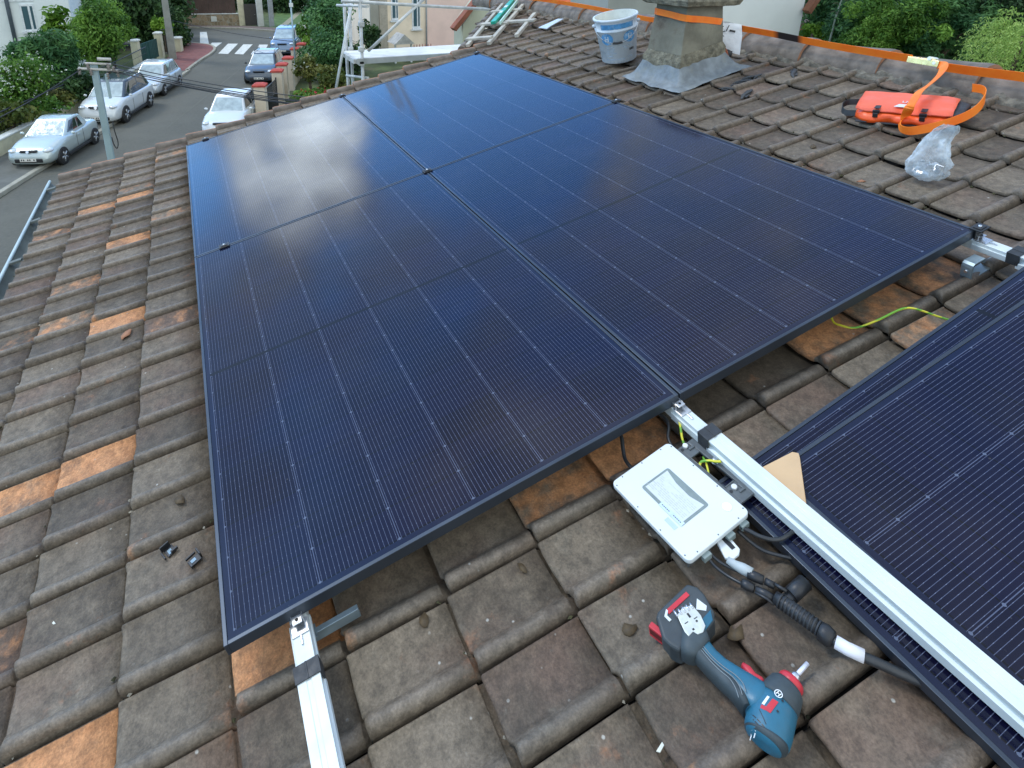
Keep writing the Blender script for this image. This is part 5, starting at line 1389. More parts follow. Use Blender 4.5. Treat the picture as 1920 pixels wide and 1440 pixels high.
car('blue people carrier parked farthest on the right near the crossing', W(45.6, -6.95, Z0, HEAD), 4.5, 1.85, 1.78, 0, M_blue, hood=.95, belt=1.10, wsb=1.3, rf=.45, rr=-1.8, rb=-2.1, wheel=.34, shade=True)

# ------------------------------------------------------------------ walls, fences, pillars and posts
M_cream = P('cream render', (.62, .59, .42), .9, var=.1, scale=1.5, dirt=(.35, .34, .25), dirt_amt=.5, dscale=1.2)
M_cap = P('pale coping', (.62, .64, .60), .8, var=.08, scale=2)
M_redcap = P('red clay cap', (.42, .060, .042), .75, var=.2, scale=3)
M_iron = P('black iron', (.02, .022, .024), .5, var=.1)
M_green = P('dark green gate paint', (.02, .085, .075), .55, var=.15)
M_stone = None
def stone():
    m, nt, b = nodes('rubble stone')
    tc = N(nt, 'TexCoord').outputs['Object']
    v = N(nt, 'TexVoronoi'); v.inputs['Scale'].default_value = 3.2; nt.links.new(tc, v.inputs['Vector'])
    v2 = N(nt, 'TexVoronoi'); v2.feature = 'DISTANCE_TO_EDGE'; v2.inputs['Scale'].default_value = 3.2; nt.links.new(tc, v2.inputs['Vector'])
    s = N(nt, 'SeparateColor'); nt.links.new(v.outputs['Color'], s.inputs[0])
    c = MIX(nt, s.outputs[0], (.20, .16, .10), (.36, .27, .17)); c = MIX(nt, STEP(nt, v2.outputs['Distance'], .02, .07, 1, 0), c, (.34, .32, .26))
    nt.links.new(c, b.inputs['Base Color']); b.inputs['Roughness'].default_value = .9
    return m
M_stone = stone()
def wallrun(name, label, cat, pts, th_, h, m_, cap=None, z=Z0, capw=.08, caph=.07):
    t = thing(name, label, cat, W(pts[0][0], pts[0][1], z)); b = MB(); c = MB()
    o = Vector(pts[0])
    for a, e in zip(pts[:-1], pts[1:]):
        a, e = Vector(a) - o, Vector(e) - o; d = (e - a); L = d.length; Mx = T((a.x + e.x) / 2, (a.y + e.y) / 2, 0) @ rot('Z', math.atan2(d.y, d.x))
        b.box((0, 0, h / 2 - .1), (L, th_, h + .2), Mx)
        if cap: c.box((0, 0, h + caph / 2), (L + .02, th_ + capw, caph), Mx)
    b.build('masonry', m_, t)
    if cap: c.build('coping', cap, t, bev=.02)
    return t
wallrun('garden_wall', 'low cream garden wall with white coping beside the silver coupe', 'wall', [(14, 9.4), (20, 8.0), (25.0, 6.55), (30.4, 4.95), (36, 3.3), (41.2, 2.0)], .25, .62, M_cream, M_cap)
def fence(name, label, pts, z, h, step=2.0):
    t = thing(name, label, 'fence', W(pts[0][0], pts[0][1], z)); o = Vector(pts[0])
    b = MB(); pp = [Vector(p) - o for p in pts]
    b.tube([(p.x, p.y, h) for p in pp], .03, 6, sub=1); b.tube([(p.x, p.y, h * .55) for p in pp], .012, 5, sub=1); b.tube([(p.x, p.y, .08) for p in pp], .012, 5, sub=1); b.build('rails', M_iron, t)
    for a, e in zip(pp[:-1], pp[1:]):
        n = max(1, int((e - a).length / step))
        for k in range(n):
            p = a + (e - a) * k / n; b = MB(); b.box((p.x, p.y, h / 2), (.05, .05, h)); b.build('post', M_iron, t)
    w_ = MB()
    for a, e in zip(pp[:-1], pp[1:]):
        n = int((e - a).length / .16)
        for k in range(n):
            p = a + (e - a) * k / n; w_.cyl((p.x, p.y, .05), (p.x, p.y, h), .004, n=4)
    x = w_.build('mesh', M_iron, t); x['kind'] = 'stuff'
    return t
fence('mesh_fence', 'dark wire mesh fence with thin posts on the low garden wall', [(14, 9.5), (20, 8.1), (25.0, 6.7), (30.4, 5.05), (36, 3.4), (40.9, 2.1)], Z0 + .69, .78, 2.6)
def pillar(name, label, x, y, wd_, h, m_, mc, group, rz=SD, capo=.1, caph=.14, z=Z0):
    t = thing(name, label, 'pillar', W(x, y, z, rz), group)
    b = MB(); b.box((0, 0, h / 2 - .1), (wd_, wd_, h + .2)); b.build('shaft', m_, t, bev=.01)
    b = MB(); q = wd_ / 2 + capo / 2
    b.add([(s * q, r_ * q, h + k) for k in (0, caph * .55) for s, r_ in ((-1, -1), (1, -1), (1, 1), (-1, 1))] + [(s * q * .55, r_ * q * .55, h + caph) for s, r_ in ((-1, -1), (1, -1), (1, 1), (-1, 1))],
          [(3, 2, 1, 0), (0, 1, 5, 4), (1, 2, 6, 5), (2, 3, 7, 6), (3, 0, 4, 7), (4, 5, 9, 8), (5, 6, 10, 9), (6, 7, 11, 10), (7, 4, 8, 11), (8, 9, 10, 11)])
    b.build('cap', mc, t)
    return t
pillar('gate_pillar', 'cream gate pillar on the near side of the green gate', 42.6, 2.75, .42, 1.62, M_cream, M_cap, 'cream gate pillars')
pillar('gate_pillar', 'cream gate pillar on the far side of the green gate', 45.9, 1.5, .42, 1.62, M_cream, M_cap, 'cream gate pillars')
pillar('gate_pillar', 'short cream corner pillar at the end of the red pavement', 47.8, .35, .5, 1.0, M_cream, M_cap, 'cream gate pillars')
g = thing('green_gate', 'dark green double gate between two cream pillars', 'gate', W(44.25, 2.12, Z0, math.atan2(-1.25, 3.3)))
for s in (-1, 1):
    b = MB(); b.box((s * .72, 0, .75), (1.38, .05, 1.2)); 
    for k in range(6): b.box((s * .72 - .6 + k * .24, -.03, .75), (.02, .02, 1.2))
    b.build('leaf', M_green, g, bev=.01)
fence('iron_fence', 'black iron fence between the green gate and the corner pillar', [(46.2, 1.35), (47.5, .5)], Z0 + .1, 1.7, .5)
rp = [(26.17, -2.80, 'red capped cream pillar nearest the roof edge, beside the white car'), (29.19, -3.95, 'red capped cream pillar second from the roof edge, in front of the dark car'), (30.81, -4.42, 'red capped cream pillar third from the roof edge, closely behind another'),
      (32.6, -5.0, 'red capped cream pillar at the near end of the low white topped wall'), (35.6, -5.9, 'red capped cream pillar beside the tall street light post'), (37.3, -6.55, 'red capped cream pillar farthest from the roof edge, in leafy shade')]
M_pink = P('pinkish cream render', (.68, .58, .45), .9, var=.08, scale=2, dirt=(.40, .35, .28), dirt_amt=.5, dscale=2)
for x, y, lab in rp: pillar('red_capped_pillar', lab, x, y, .46, 1.66, M_pink, M_redcap, 'red capped pillars on the right')
def irongate(label, a, e):
    a, e = Vector(a), Vector(e); d = e - a; L = d.length
    t = thing('iron_gate', label, 'gate', W(a.x, a.y, Z0, math.atan2(d.y, d.x)), 'black iron gates'); b = MB()
    for z in (.15, .75, 1.35): b.box((L / 2, 0, z), (L, .04, .05))
    for x in (.03, L - .03): b.box((x, 0, .75), (.06, .05, 1.4))
    b.build('frame', M_iron, t)
    b = MB(); b.box((L / 2, .005, .46), (L - .1, .012, .55))
    for k in range(int(L / .12)): b.box((.06 + k * .12, 0, .75), (.02, .02, 1.2))
    b.build('bars', M_iron, t)
irongate('black iron gate between the nearest red capped pillar and the next', (26.5, -2.93), (28.9, -3.83))
irongate('narrow black iron gate between the second and third red capped pillars', (29.45, -4.05), (30.6, -4.36))
wallrun('garden_wall', 'low pink cream wall with white top behind the red capped pillars', 'wall', [(32.9, -5.1), (35.3, -5.85)], .3, .8, M_pink, M_cap)
wallrun('garden_wall', 'low cream wall running away past the street light', 'wall', [(37.6, -6.7), (42, -8.2), (48, -10.3)], .28, .7, M_pink, M_cap)
wallrun('stone_wall', 'rubble stone wall with pale coping across the end of the street', 'wall', [(64.8, 2.2), (63.3, -5.2)], .4, 1.05, M_stone, M_cap)
t = thing('board_fence', 'dark brown board fence standing on the rubble stone wall', 'fence', W(64.05, -1.4, Z0 + 1.13, math.atan2(-7.4, -1.5)))
b = MB()
for k in range(24): b.box((-3.5 + k * .305, 0, .75), (.29, .05, 1.5))
b.build('boards', P('dark stained boards', (.085, .055, .045), .8, var=.2, scale=1), t)
t = thing('meter_box', 'small pale meter box set in the rubble stone wall', 'box', W(63.62, -3.05, Z0 + .35)); b = MB(); b.box((-.06, 0, .28), (.1, .7, .5)); b.build('case', M_cap, t, bev=.01)
b = MB(); b.box((-.115, 0, .28), (.012, .62, .42)); b.build('door', M_cap, t)
pillar('street_end_pillar', 'tall pale pillar at the right end of the rubble stone wall', 63.2, -5.45, .55, 3.2, M_cream, M_cap, 'pale pillars at the street end', rz=0)
pillar('street_end_pillar', 'pale pillar right of the dark gate at the street end', 62.1, -7.05, .55, 3.0, M_cap, M_cap, 'pale pillars at the street end', rz=0)
pillar('street_end_pillar', 'grey slim pillar next to the lawn at the street end', 61.1, -7.95, .42, 2.8, P('grey post', (.32, .35, .37), .8), M_cap, 'pale pillars at the street end', rz=0)
t = thing('dark_gate', 'dark brown gate between two pale pillars at the street end', 'gate', W(62.75, -6.25, Z0)); b = MB(); b.box((0, 0, 1.0), (.06, 1.1, 2.0)); b.build('leaf', P('dark gate', (.06, .055, .05), .7), t)
b = MB(); b.box((-.04, -.4, 1.0), (.03, .1, .03)); b.build('handle', M_steel, t)

M_cpole = P('weathered concrete pole', (.27, .28, .25), .85, var=.15, scale=2, dirt=(.17, .18, .16), dirt_amt=.5, dscale=1)
M_gpole = P('galvanised pole', (.33, .43, .46), .5, metal=.3, var=.12, scale=3)
M_bolt = M_steel
up = thing('utility_pole', 'tall tapering concrete utility pole beside the small silver hatchback', 'pole', W(44.6, .75, Z0))
b = MB(); b.rings([[(x * s, y * s * .8, z) for x, y in ((-1, -1), (1, -1), (1, 1), (-1, 1))] for s, z in ((.30, -.2), (.24, 4), (.17, 9.5))], 0, False); b.build('shaft', M_cpole, up, bev=.02)
sl = thing('street_light', 'slim grey street light post with a small white sign behind the pillars', 'street light', W(35.2, -5.78, Z0))
p0 = atx(552, 9, 35.2)
b = MB(); b.cyl((0, 0, -.1), (0, 0, 4.6), .055, .045, n=10); b.cyl((0, 0, 0), (0, 0, 1.1), .075, n=10); b.build('post', M_gpole, sl)
b = MB(); b.box((-.06, .0, p0.z - Z0), (.02, .22, .22)); b.build('sign', M_white, sl, bev=.02)
# service pole with insulators in the front garden
XP = 9.0
pb_, pt_ = atx(207, 289, XP), atx(190, 118, XP)
sp2 = thing('service_pole', 'grey blue service pole with insulator arms in front of the white family car', 'pole', W(pb_.x, pb_.y, Z0))
lean = (pt_.y - pb_.y)
b = MB(); b.rings([[(x * s, y * s, z) for x, y in ((-1, -.8), (1, -.8), (1, .8), (-1, .8))] for s, z in ((.085, -.2), (.062, 3), (.052, pt_.z - Z0))], 0, False); b.build('shaft', M_gpole, sp2, bev=.008)
def sploc(px, py): p = atx(px, py, XP); return Vector((0, p.y - pb_.y, p.z - Z0))
for nm, a, c, r_ in (('crossarm', (160, 117), (209, 119), .016), ('crossarm', (148, 127), (232, 131), .018), ('top_cap', (183, 109), (209, 110), .022)):
    b = MB(); p, q = sploc(*a), sploc(*c); b.cyl((-.07, p.y, p.z), (-.07, q.y, q.z), r_, n=8); b.build(nm, P('pale insulated arm', (.50, .48, .44), .7, var=.15), sp2)
for k, (x, y) in enumerate(((150, 131), (166, 122), (172, 133), (214, 128), (222, 136), (204, 122), (203, 140))):
    b = MB(); p = sploc(x, y); b.lathe([(.001, -.05), (.022, -.045), (.012, -.02), (.026, -.01), (.012, .02), (.024, .03), (.001, .045)], 10, T(-.09, p.y, p.z)); b.build('insulator', P('brown grey insulator', (.30, .26, .24), .4), sp2)
b = MB(); p = sploc(204, 160); b.box((-.08, p.y, p.z), (.05, .035, .34)); b.build('junction_box', M_gpole, sp2)
b = MB(); b.tube([tuple(sploc(x, y) + Vector((-.06, 0, 0))) for x, y in ((212, 228), (216, 245), (222, 265), (220, 276), (214, 268), (210, 255))], .008, 6); b.build('loose_cable', M_blk2, sp2)
def wire(label, a, c, sag, r_=.006):
    a, c = Vector(a), Vector(c); pts = []
    for k in range(13):
        f = k / 12; q = a.lerp(c, f); q.z -= sag * 4 * f * (1 - f); pts.append(q - a)
    b = MB(); b.tube([tuple(p) for p in pts], r_, 5, sub=1); o = b.build('overhead_wire', M_blk); o.location = a; tag(o, label, 'wire', 'overhead wires')
wires = [((212, 120), (800, 200), .10, 'overhead wire leaving the topmost arm of the service pole'), ((214, 127), (800, 212), .09, 'overhead wire second from the top at the service pole'), ((222, 131), (800, 206), .12, 'overhead wire in the middle of the bundle crossing the road'), ((224, 136), (800, 218), .10, 'overhead wire lowest in the bundle crossing the road'), ((206, 134), (800, 224), .06, 'overhead wire fanning off under the bundle crossing the road')]
for a, c, s_, lab in wires: wire(lab, atx(*a, XP - .09), atx(*c, 5.8), s_, .007)
wire('overhead wire running from the concrete utility pole across the junction', atx(318, 37, 44.6), atx(560, 79, 35.3), .15, .02)
wire('overhead wire dropping left from the service pole over the mesh fence', atx(150, 131, XP - .09), atx(-40, 240, 7.5), .03, .008)

# ------------------------------------------------------------------ scaffold
M_tube = P('scaffold tube', (.50, .51, .49), .55, metal=.25, var=.2, scale=6, dirt=(.70, .70, .66), dirt_amt=.6, dscale=9)
M_deck = P('plaster splashed deck', (.70, .70, .66), .8, var=.12, scale=3, dirt=(.45, .46, .44), dirt_amt=.6, dscale=4)
sf = thing('scaffold', 'steel tube scaffold with a white splashed deck beyond the gable edge', 'scaffold', Matrix())
def pole_(name, a, c, r_=.023, m_=M_tube):
    b = MB(); b.cyl(tuple(a), tuple(c), r_, n=10); return b.build(name, m_, sf)
XS = 7.5
def vpole(px, X):
    p = atx(px, 60, X); return pole_('standard', (p.x, p.y, Z0), (p.x, p.y, 2.4))
vpole(677, XS); vpole(657, XS + .75); vpole(648, XS + .78)
pole_('brace', atx(664, -20, XS + .5), atx(630, 166, XS + .5), .02, P('white tube', (.72, .74, .74), .5))
pole_('ledger', atx(640, 2, XS), atx(925, 18, XS), .022); pole_('brace', atx(797, -4, XS), atx(690, 96, XS), .022)
pole_('ledger', atx(632, 10, XS + .72), atx(690, 12, XS), .02); pole_('ledger', atx(650, 142, XS + .7), atx(690, 146, XS), .02)
a0, a1 = atx(668, 108, XS), atx(960, 112, XS)
b = MB(); dz_ = a0.z
b.box((XS + .34, (a0.y + a1.y) / 2, dz_ - .025), (.70, abs(a1.y - a0.y), .03)); b.build('deck', M_deck, sf)
b = MB(); b.box((XS - .03, (a0.y + a1.y) / 2, dz_ - .05), (.035, abs(a1.y - a0.y), .075)); b.build('toe_board', P('grey toe board', (.34, .36, .35), .8, var=.15, scale=5), sf)
b = MB(); b.box((XS + .34, a0.y + .02, dz_ - .05), (.72, .05, .06)); b.build('end_frame', M_tube, sf)
for px, py in ((677, 45), (677, 92), (677, 118), (657, 92)):
    p = atx(px, py, XS if px > 670 else XS + .75); b = MB(); b.box((p.x - .01, p.y, p.z), (.075, .075, .07)); b.build('coupler', M_tube, sf, bev=.01)

# ------------------------------------------------------------------ houses round about
M_hwhite = P('white render', (.74, .80, .80), .9, var=.05, scale=.8, dirt=(.52, .60, .63), dirt_amt=.4, dscale=.7)
M_hbeige = P('beige render', (.88, .75, .58), .9, var=.05, scale=.8, dirt=(.58, .50, .37), dirt_amt=.4, dscale=.6)
M_hpink = P('salmon beige render', (.84, .62, .53), .9, var=.06, scale=.8)
M_hgrey = P('grey render', (.34, .33, .28), .9, var=.1, scale=1)
M_wfr = P('white window frame', (.72, .76, .78), .5)
M_pane = paint('window glass', (.05, .11, .14), 0, .06)
M_rooft = P('brown roof tiles', (.13, .075, .06), .85, var=.2, scale=2)
def window(par, y, z, wd_, h, x, sill=True, shutter=None):
    b = MB(); b.box((x - .03, y, z + h / 2), (.10, wd_, h)); f = b.build('window', M_wfr, par, bev=.01)
    b = MB(); b.box((x - .088, y + wd_ * .14, z + h / 2), (.012, wd_ * .42, h * .84)); b.build('pane', M_pane, f)
    b = MB(); b.box((x - .088, y - wd_ * .32, z + h / 2), (.012, wd_ * .18, h * .84)); b.build('pane', M_pane, f)
    if sill: b = MB(); b.box((x - .10, y, z - .06), (.24, wd_ + .2, .10)); b.build('sill', M_wfr, f)
hl = thing('white_house', 'pale white house with narrow window and grey downpipe at the upper left', 'house', W(44, 6.08, Z0))
b = MB(); b.box((4, 4.5, 3.6), (8, 9, 7.6)); b.build('wall', M_hwhite, hl)
b = MB(); b.prism([(-.5, -.3), (8.5, -.3), (8.5, 9.3), (-.5, 9.3)], 7.4, 7.6); b.build('roof', M_rooft, hl)
window(hl, 2.22, 2.3, .72, 1.6, 0)
a, c = atx(8, -8, 43.9), atx(30, 75, 43.9)
b = MB(); b.cyl((-.1, (a.y + c.y) / 2 - 6.08, -.2), (-.1, (a.y + c.y) / 2 - 6.08, 7.4), .11, n=8); b.build('downpipe', P('dark downpipe', (.07, .09, .11), .5), hl)
b = MB(); b.box((-.02, 2.6, 4.1), (.08, 1.6, .10)); b.build('string_course', M_wfr, hl)
hr = thing('beige_house', 'beige rendered house with two narrow windows behind the scaffold', 'house', W(42, -12.2, Z0))
b = MB(); b.box((4, -2.1, 4), (8, 4.1, 8.4)); b.build('wall', M_hbeige, hr)
b = MB(); b.box((3.9, -7.4, 4), (8, 6.4, 8.4)); b.build('salmon_wing', M_hpink, hr)
b = MB(); b.box((-.06, -.30, 3.8), (.16, .62, 8.0)); b.build('grey_pier', M_hgrey, hr); b = MB(); b.box((-.04, -.95, 3.8), (.12, .60, 8.0)); b.build('stone_pier', P('putty render', (.42, .38, .31), .9), hr)
b = MB(); b.prism([(-.5, .4), (9, .4), (9, -11), (-.5, -11)][::-1], 8.2, 8.4); b.build('roof', M_rooft, hr)
window(hr, -1.80, 2.35, .50, 2.1, 0); window(hr, -3.40, 1.70, .60, 2.3, 0)
b = MB(); b.cyl((-.1, -4.17, 0), (-.1, -4.17, 8), .06, n=8); b.build('downpipe', P('pale downpipe', (.45, .47, .48), .5), hr)
pr_ = thing('porch_canopy', 'small grey roofed porch in front of the beige house', 'porch', W(38.8, -13.35, Z0))
b = MB(); b.prism([(-.7, 0), (.7, 0), (0, .62)], -.8, .8, T(0, 0, 1.25) @ rot('Z', R(90)) @ rot('X', R(90))); b.build('roof', P('grey zinc sheet', (.42, .42, .40), .6, var=.2, scale=3), pr_)
for s in (-1, 1):
    b = MB(); b.box((-.5, s * .55, .6), (.10, .10, 1.3)); b.build('post', M_wfr, pr_)
b = MB(); b.box((-.3, -1.4, .65), (.1, 1.4, .5)); 
for k in range(7): b.box((-.37, -2.0 + k * .2, .75), (.04, .06, .75))
b.build('pink_balustrade', P('pink terracotta', (.52, .25, .22), .8, var=.15), pr_)
hg_ = thing('gable_house', 'grey green house wall under a sloping red brown verge right of the scaffold', 'house', Matrix())
XG = 30
p = [atx(868, 60, XG), atx(868, 46, XG), atx(905, -6, XG), atx(960, -40, XG), atx(1010, -40, XG), atx(1010, 90, XG)]
b = MB(); pts = [(q.y, q.z) for q in p]; pts[0] = (pts[0][0], Z0); pts[-1] = (pts[-1][0], Z0)
b.prism(pts, XG, XG + 1.2, Matrix(((0, 0, 1, 0), (1, 0, 0, 0), (0, 1, 0, 0), (0, 0, 0, 1)))); b.build('wall', P('grey green render', (.48, .48, .36), .9, var=.12, scale=.8), hg_)
b = MB(); a, c = atx(853, 56, XG - .25), atx(912, -18, XG - .25); d = (c - a).normalized(); n = Vector((0, -d.z, d.y)) * .12
b.add([tuple(q + s * n + Vector((k, 0, 0))) for k in (0, .5) for q, s in ((a, -1), (c, -1), (c, 1), (a, 1))], [(3, 2, 1, 0), (4, 5, 6, 7), (0, 1, 5, 4), (1, 2, 6, 5), (2, 3, 7, 6), (3, 0, 4, 7)]); b.build('roof_verge', P('red brown verge', (.26, .085, .045), .8, var=.2, scale=2), hg_)
# roofs and walls beyond our ridge
ho = thing('orange_roof_house', 'neighbouring house with bright orange tiled roof showing above the ridge', 'house', W(13.5, -10.3, Z0))
b = MB(); vs = []; nx, ny = 110, 14
for i in range(nx + 1):
    for j in range(ny + 1):
        y = 1.0 - 6.0 * i / nx; x = .32 * j
        vs.append((x, y, 4.9 + .13 * j * 1.0 + .035 * abs(math.sin(i * .55)) + (.035 if j % 2 else 0)))
        if j % 2 == 0 and j: pass
b.add(vs, [(i * (ny + 1) + j, i * (ny + 1) + j + 1, (i + 1) * (ny + 1) + j + 1, (i + 1) * (ny + 1) + j) for i in range(nx) for j in range(ny)], 0, False)
b.build('roof', P('orange clay tiles', (.52, .10, .035), .75, var=.2, scale=4, dirt=(.22, .05, .03), dirt_amt=.5, dscale=5), ho)
b = MB(); b.box((2.6, -2, 2.3), (4.6, 5.6, 4.9)); b.build('wall', M_hbeige, ho)
b = MB(); q = atx(1117, 5, 13.9); b.cyl((q.x - 13.5, q.y + 10.3, 4.8), (q.x - 13.5, q.y + 10.3, 7), .06, n=8); b.build('vent_pipe', M_cap, ho)
tw = thing('grey_dormer', 'plain grey rendered wall rising behind the white bucket', 'wall', W(10.6, -9.0, Z0))
q0, q1 = atx(1139, 20, 10), atx(1330, 20, 10)
b = MB(); b.box((.1, (q0.y + q1.y) / 2 + 9.0, 3.6), (1.4, abs(q1.y - q0.y), 7.6)); b.build('wall', P('grey cement wall', (.30, .31, .28), .9, var=.1, scale=1.5), tw)
b = MB(); b.box((.1, (q0.y + q1.y) / 2 + 9.0, 7.45), (1.6, abs(q1.y - q0.y) + .2, .12)); b.build('coping', M_cap, tw)
hw = thing('white_gable_house', 'plain white rendered house wall right of the chimney', 'house', W(14.6, -16.5, Z0))
q0, q1 = atx(1300, 30, 14.6), atx(1504, 30, 14.6)
b = MB(); b.box((3, (q0.y + q1.y) / 2 + 16.5, 4), (6, abs(q1.y - q0.y), 8.4)); b.build('wall', P('bright white render', (.76, .79, .78), .9, var=.03, scale=1), hw)
b = MB(); b.prism([(-.6, q0.y + 16.9), (6.6, q0.y + 16.9), (6.6, q1.y + 16.1), (-.6, q1.y + 16.1)][::-1], 8.2, 8.4); b.build('roof', M_rooft, hw)
q = atx(1530, 0, 14.4); b = MB(); b.box((0, 0, 0), (.25, .2, 1.2), T(q.x - 14.6, q.y + 16.5, q.z - Z0 + .1) @ rot('X', R(35))); b.build('verge_board', P('brown board', (.24, .10, .055), .8), hw)
hf = thing('far_house', 'small far house with brown tiled roof and red door between the white wall and trees', 'house', W(24, -31.5, Z0))
q0, q1 = atx(1490, 40, 24), atx(1545, 40, 24)
b = MB(); b.box((2, (q0.y + q1.y) / 2 + 31.5, (q0.z - Z0) / 2), (4, abs(q1.y - q0.y), (q0.z - Z0))); b.build('wall', M_cap, hf)
b = MB(); z0_ = q0.z - Z0; ym, yn = q0.y + 31.9, q1.y + 31.1
b.add([(-.4, ym, z0_ - .1), (-.4, yn, z0_ - .1), (2, yn, z0_ + 1.5), (2, ym, z0_ + 1.5), (4.4, yn, z0_ - .1), (4.4, ym, z0_ - .1)], [(0, 1, 2, 3), (3, 2, 4, 5), (0, 3, 5), (1, 4, 2)])
for k in range(7): b.box((-.4 + k * .38, (ym + yn) / 2, z0_ - .04 + k * .253), (.06, abs(ym - yn), .05))
b.build('roof', P('grey brown roof tiles', (.16, .12, .12), .8, var=.15, scale=3), hf)
q = atx(1507, 52, 23.9); b = MB(); b.box((-.06, q.y + 31.5, z0_ - 1.1), (.12, .8, 2.0)); b.build('door', P('dark red door', (.28, .04, .03), .6), hf)
q = atx(1519, 50, 23.9); b = MB(); b.box((-.06, q.y + 31.5, z0_ - .95), (.12, .8, 1.1)); b.build('window', M_pane, hf)

# ================================================================== trees, shrubs and flowers
M_bark = P('bark', (.10, .075, .05), .9, var=.3, scale=6, bump=.6, bscale=14, bdist=.03)
L_dark = leaf_mat('dark leaves', (.018, .052, .016), (.075, .155, .044), .25)
L_conif = leaf_mat('conifer needles', (.036, .115, .038), (.135, .29, .092), .3)
L_mid = leaf_mat('mid green leaves', (.048, .135, .016), (.23, .41, .065), .3)
L_bright = leaf_mat('bright leaves', (.070, .17, .014), (.26, .44, .050), .35)
L_olive = leaf_mat('olive leaves', (.070, .105, .018), (.24, .24, .062), .3)
L_willow = leaf_mat('willow leaves', (.22, .36, .07), (.48, .62, .17), .35)
L_flow = leaf_mat('white petals', (.55, .60, .50), (.75, .78, .70), .2)
L_redf = leaf_mat('red petals', (.42, .02, .04), (.62, .06, .08), .2)
def leaves(mb, rng_, clumps, n, size, up=.35, stretch=1.6, droop=0.0, tint=(.0, 1.0)):
    for c, r in clumps:
        ct = tint[0] + (tint[1] - tint[0]) * rng_.random() ** 1.7
        for _ in range(n):
            d = Vector((rng_.gauss(0, 1), rng_.gauss(0, 1), rng_.gauss(0, 1))).normalized()
            rad = rng_.random() ** .45
            p = Vector(c) + Vector((d.x * r[0], d.y * r[1], d.z * r[2])) * rad
            nrm = (d * .7 + Vector((rng_.gauss(0, .6), rng_.gauss(0, .6), up + rng_.gauss(0, .4)))).normalized()
            a = nrm.orthogonal().normalized(); a = Matrix.Rotation(rng_.uniform(0, 6.28), 3, nrm) @ a
            if droop: a = (a * (1 - droop) + Vector((0, 0, -1)) * droop).normalized()
            bb = nrm.cross(a).normalized(); s = size * rng_.uniform(.6, 1.35)
            tt = min(1, max(0, ct + rng_.gauss(0, .18)))
            m0 = p + nrm * s * .12
            mb.add([p - a * s * stretch * .5, m0 + bb * s * .42, p + a * s * stretch * .5, m0 - bb * s * .42], [(0, 1, 2, 3)], 0, False, None, tint=tt)
def crown(rng_, c, r, k, jitter=.85, sub=.42):
    out = []
    for _ in range(k):
        d = Vector((rng_.gauss(0, 1), rng_.gauss(0, 1), rng_.gauss(0, 1))).normalized(); q = rng_.uniform(.25, jitter)
        f = rng_.uniform(.7, 1.3) * sub
        out.append(((c[0] + d.x * r[0] * q, c[1] + d.y * r[1] * q, c[2] + d.z * r[2] * q), (r[0] * f, r[1] * f, r[2] * f)))
    return out
def plant(name, label, cat, x, y, r, zc, seed, mat_, k=26, n=130, size=.14, trunk=.08, group=None, z=Z0, flowers=None, stretch=1.6, up=.35, droop=0, cone=False, sub=.42, jitter=.85, tall=None):
    rg = random.Random(seed); t = thing(name, label, cat, W(x, y, z), group)
    b = MB(); b.tube([(0, 0, -.1), (rg.uniform(-.1, .1), rg.uniform(-.1, .1), zc * .5), (rg.uniform(-.2, .2), rg.uniform(-.2, .2), zc)], [trunk * 1.2, trunk, trunk * .6], 7)
    for q in range(5):
        a = rg.uniform(0, 6.28); h = zc * rg.uniform(.45, .85)
        b.tube([(0, 0, h), (math.cos(a) * r[0] * .4, math.sin(a) * r[1] * .4, h + r[2] * .35), (math.cos(a) * r[0] * .75, math.sin(a) * r[1] * .75, h + r[2] * .6)], [trunk * .5, trunk * .35, trunk * .15], 5)
    b.build('trunk' if cat == 'tree' else 'stems', M_bark, t)
    if cone:
        cl = []
        for _ in range(k):
            f = rg.random(); a = rg.uniform(0, 6.28); rr = (1 - f) ** .8 * rg.uniform(.3, 1)
            cl.append(((math.cos(a) * rr * r[0], math.sin(a) * rr * r[1], zc - r[2] + 2 * r[2] * f), (r[0] * .34 * (1.15 - f), r[1] * .34 * (1.15 - f), r[2] * .14)))
    else: cl = crown(rg, (0, 0, zc), r, k, jitter, sub)
    b = MB(); leaves(b, rg, cl, n, size, up, stretch, droop); b.build('crown' if cat == 'tree' else 'foliage', mat_, t)
    if flowers:
        m_, cnt, fs_ = flowers; b = MB()
        for _ in range(cnt):
            c, rr = rg.choice(cl); d = Vector((rg.gauss(-.5, .8), rg.gauss(0, .8), rg.gauss(.6, .7))).normalized(); p = Vector(c) + Vector((d.x * rr[0], d.y * rr[1], d.z * rr[2])) * 1.02
            leaves(b, rg, [(p, (fs_, fs_, fs_))], 4, fs_ * 1.3, .6, 1.0)
        x_ = b.build('flowers', m_, t); x_['kind'] = 'stuff'
    return t
TG = 'shrubs and trees around the street'
def pos(px, py, X): p = atx(px, py, X); return p.x, p.y, p.z - Z0
def at_plant(name, label, cat, px, py, X, r, seed, mat_, **k):
    x, y, zc = pos(px, py, X); return plant(name, label, cat, x, y, r, zc, seed, mat_, group=TG, **k)
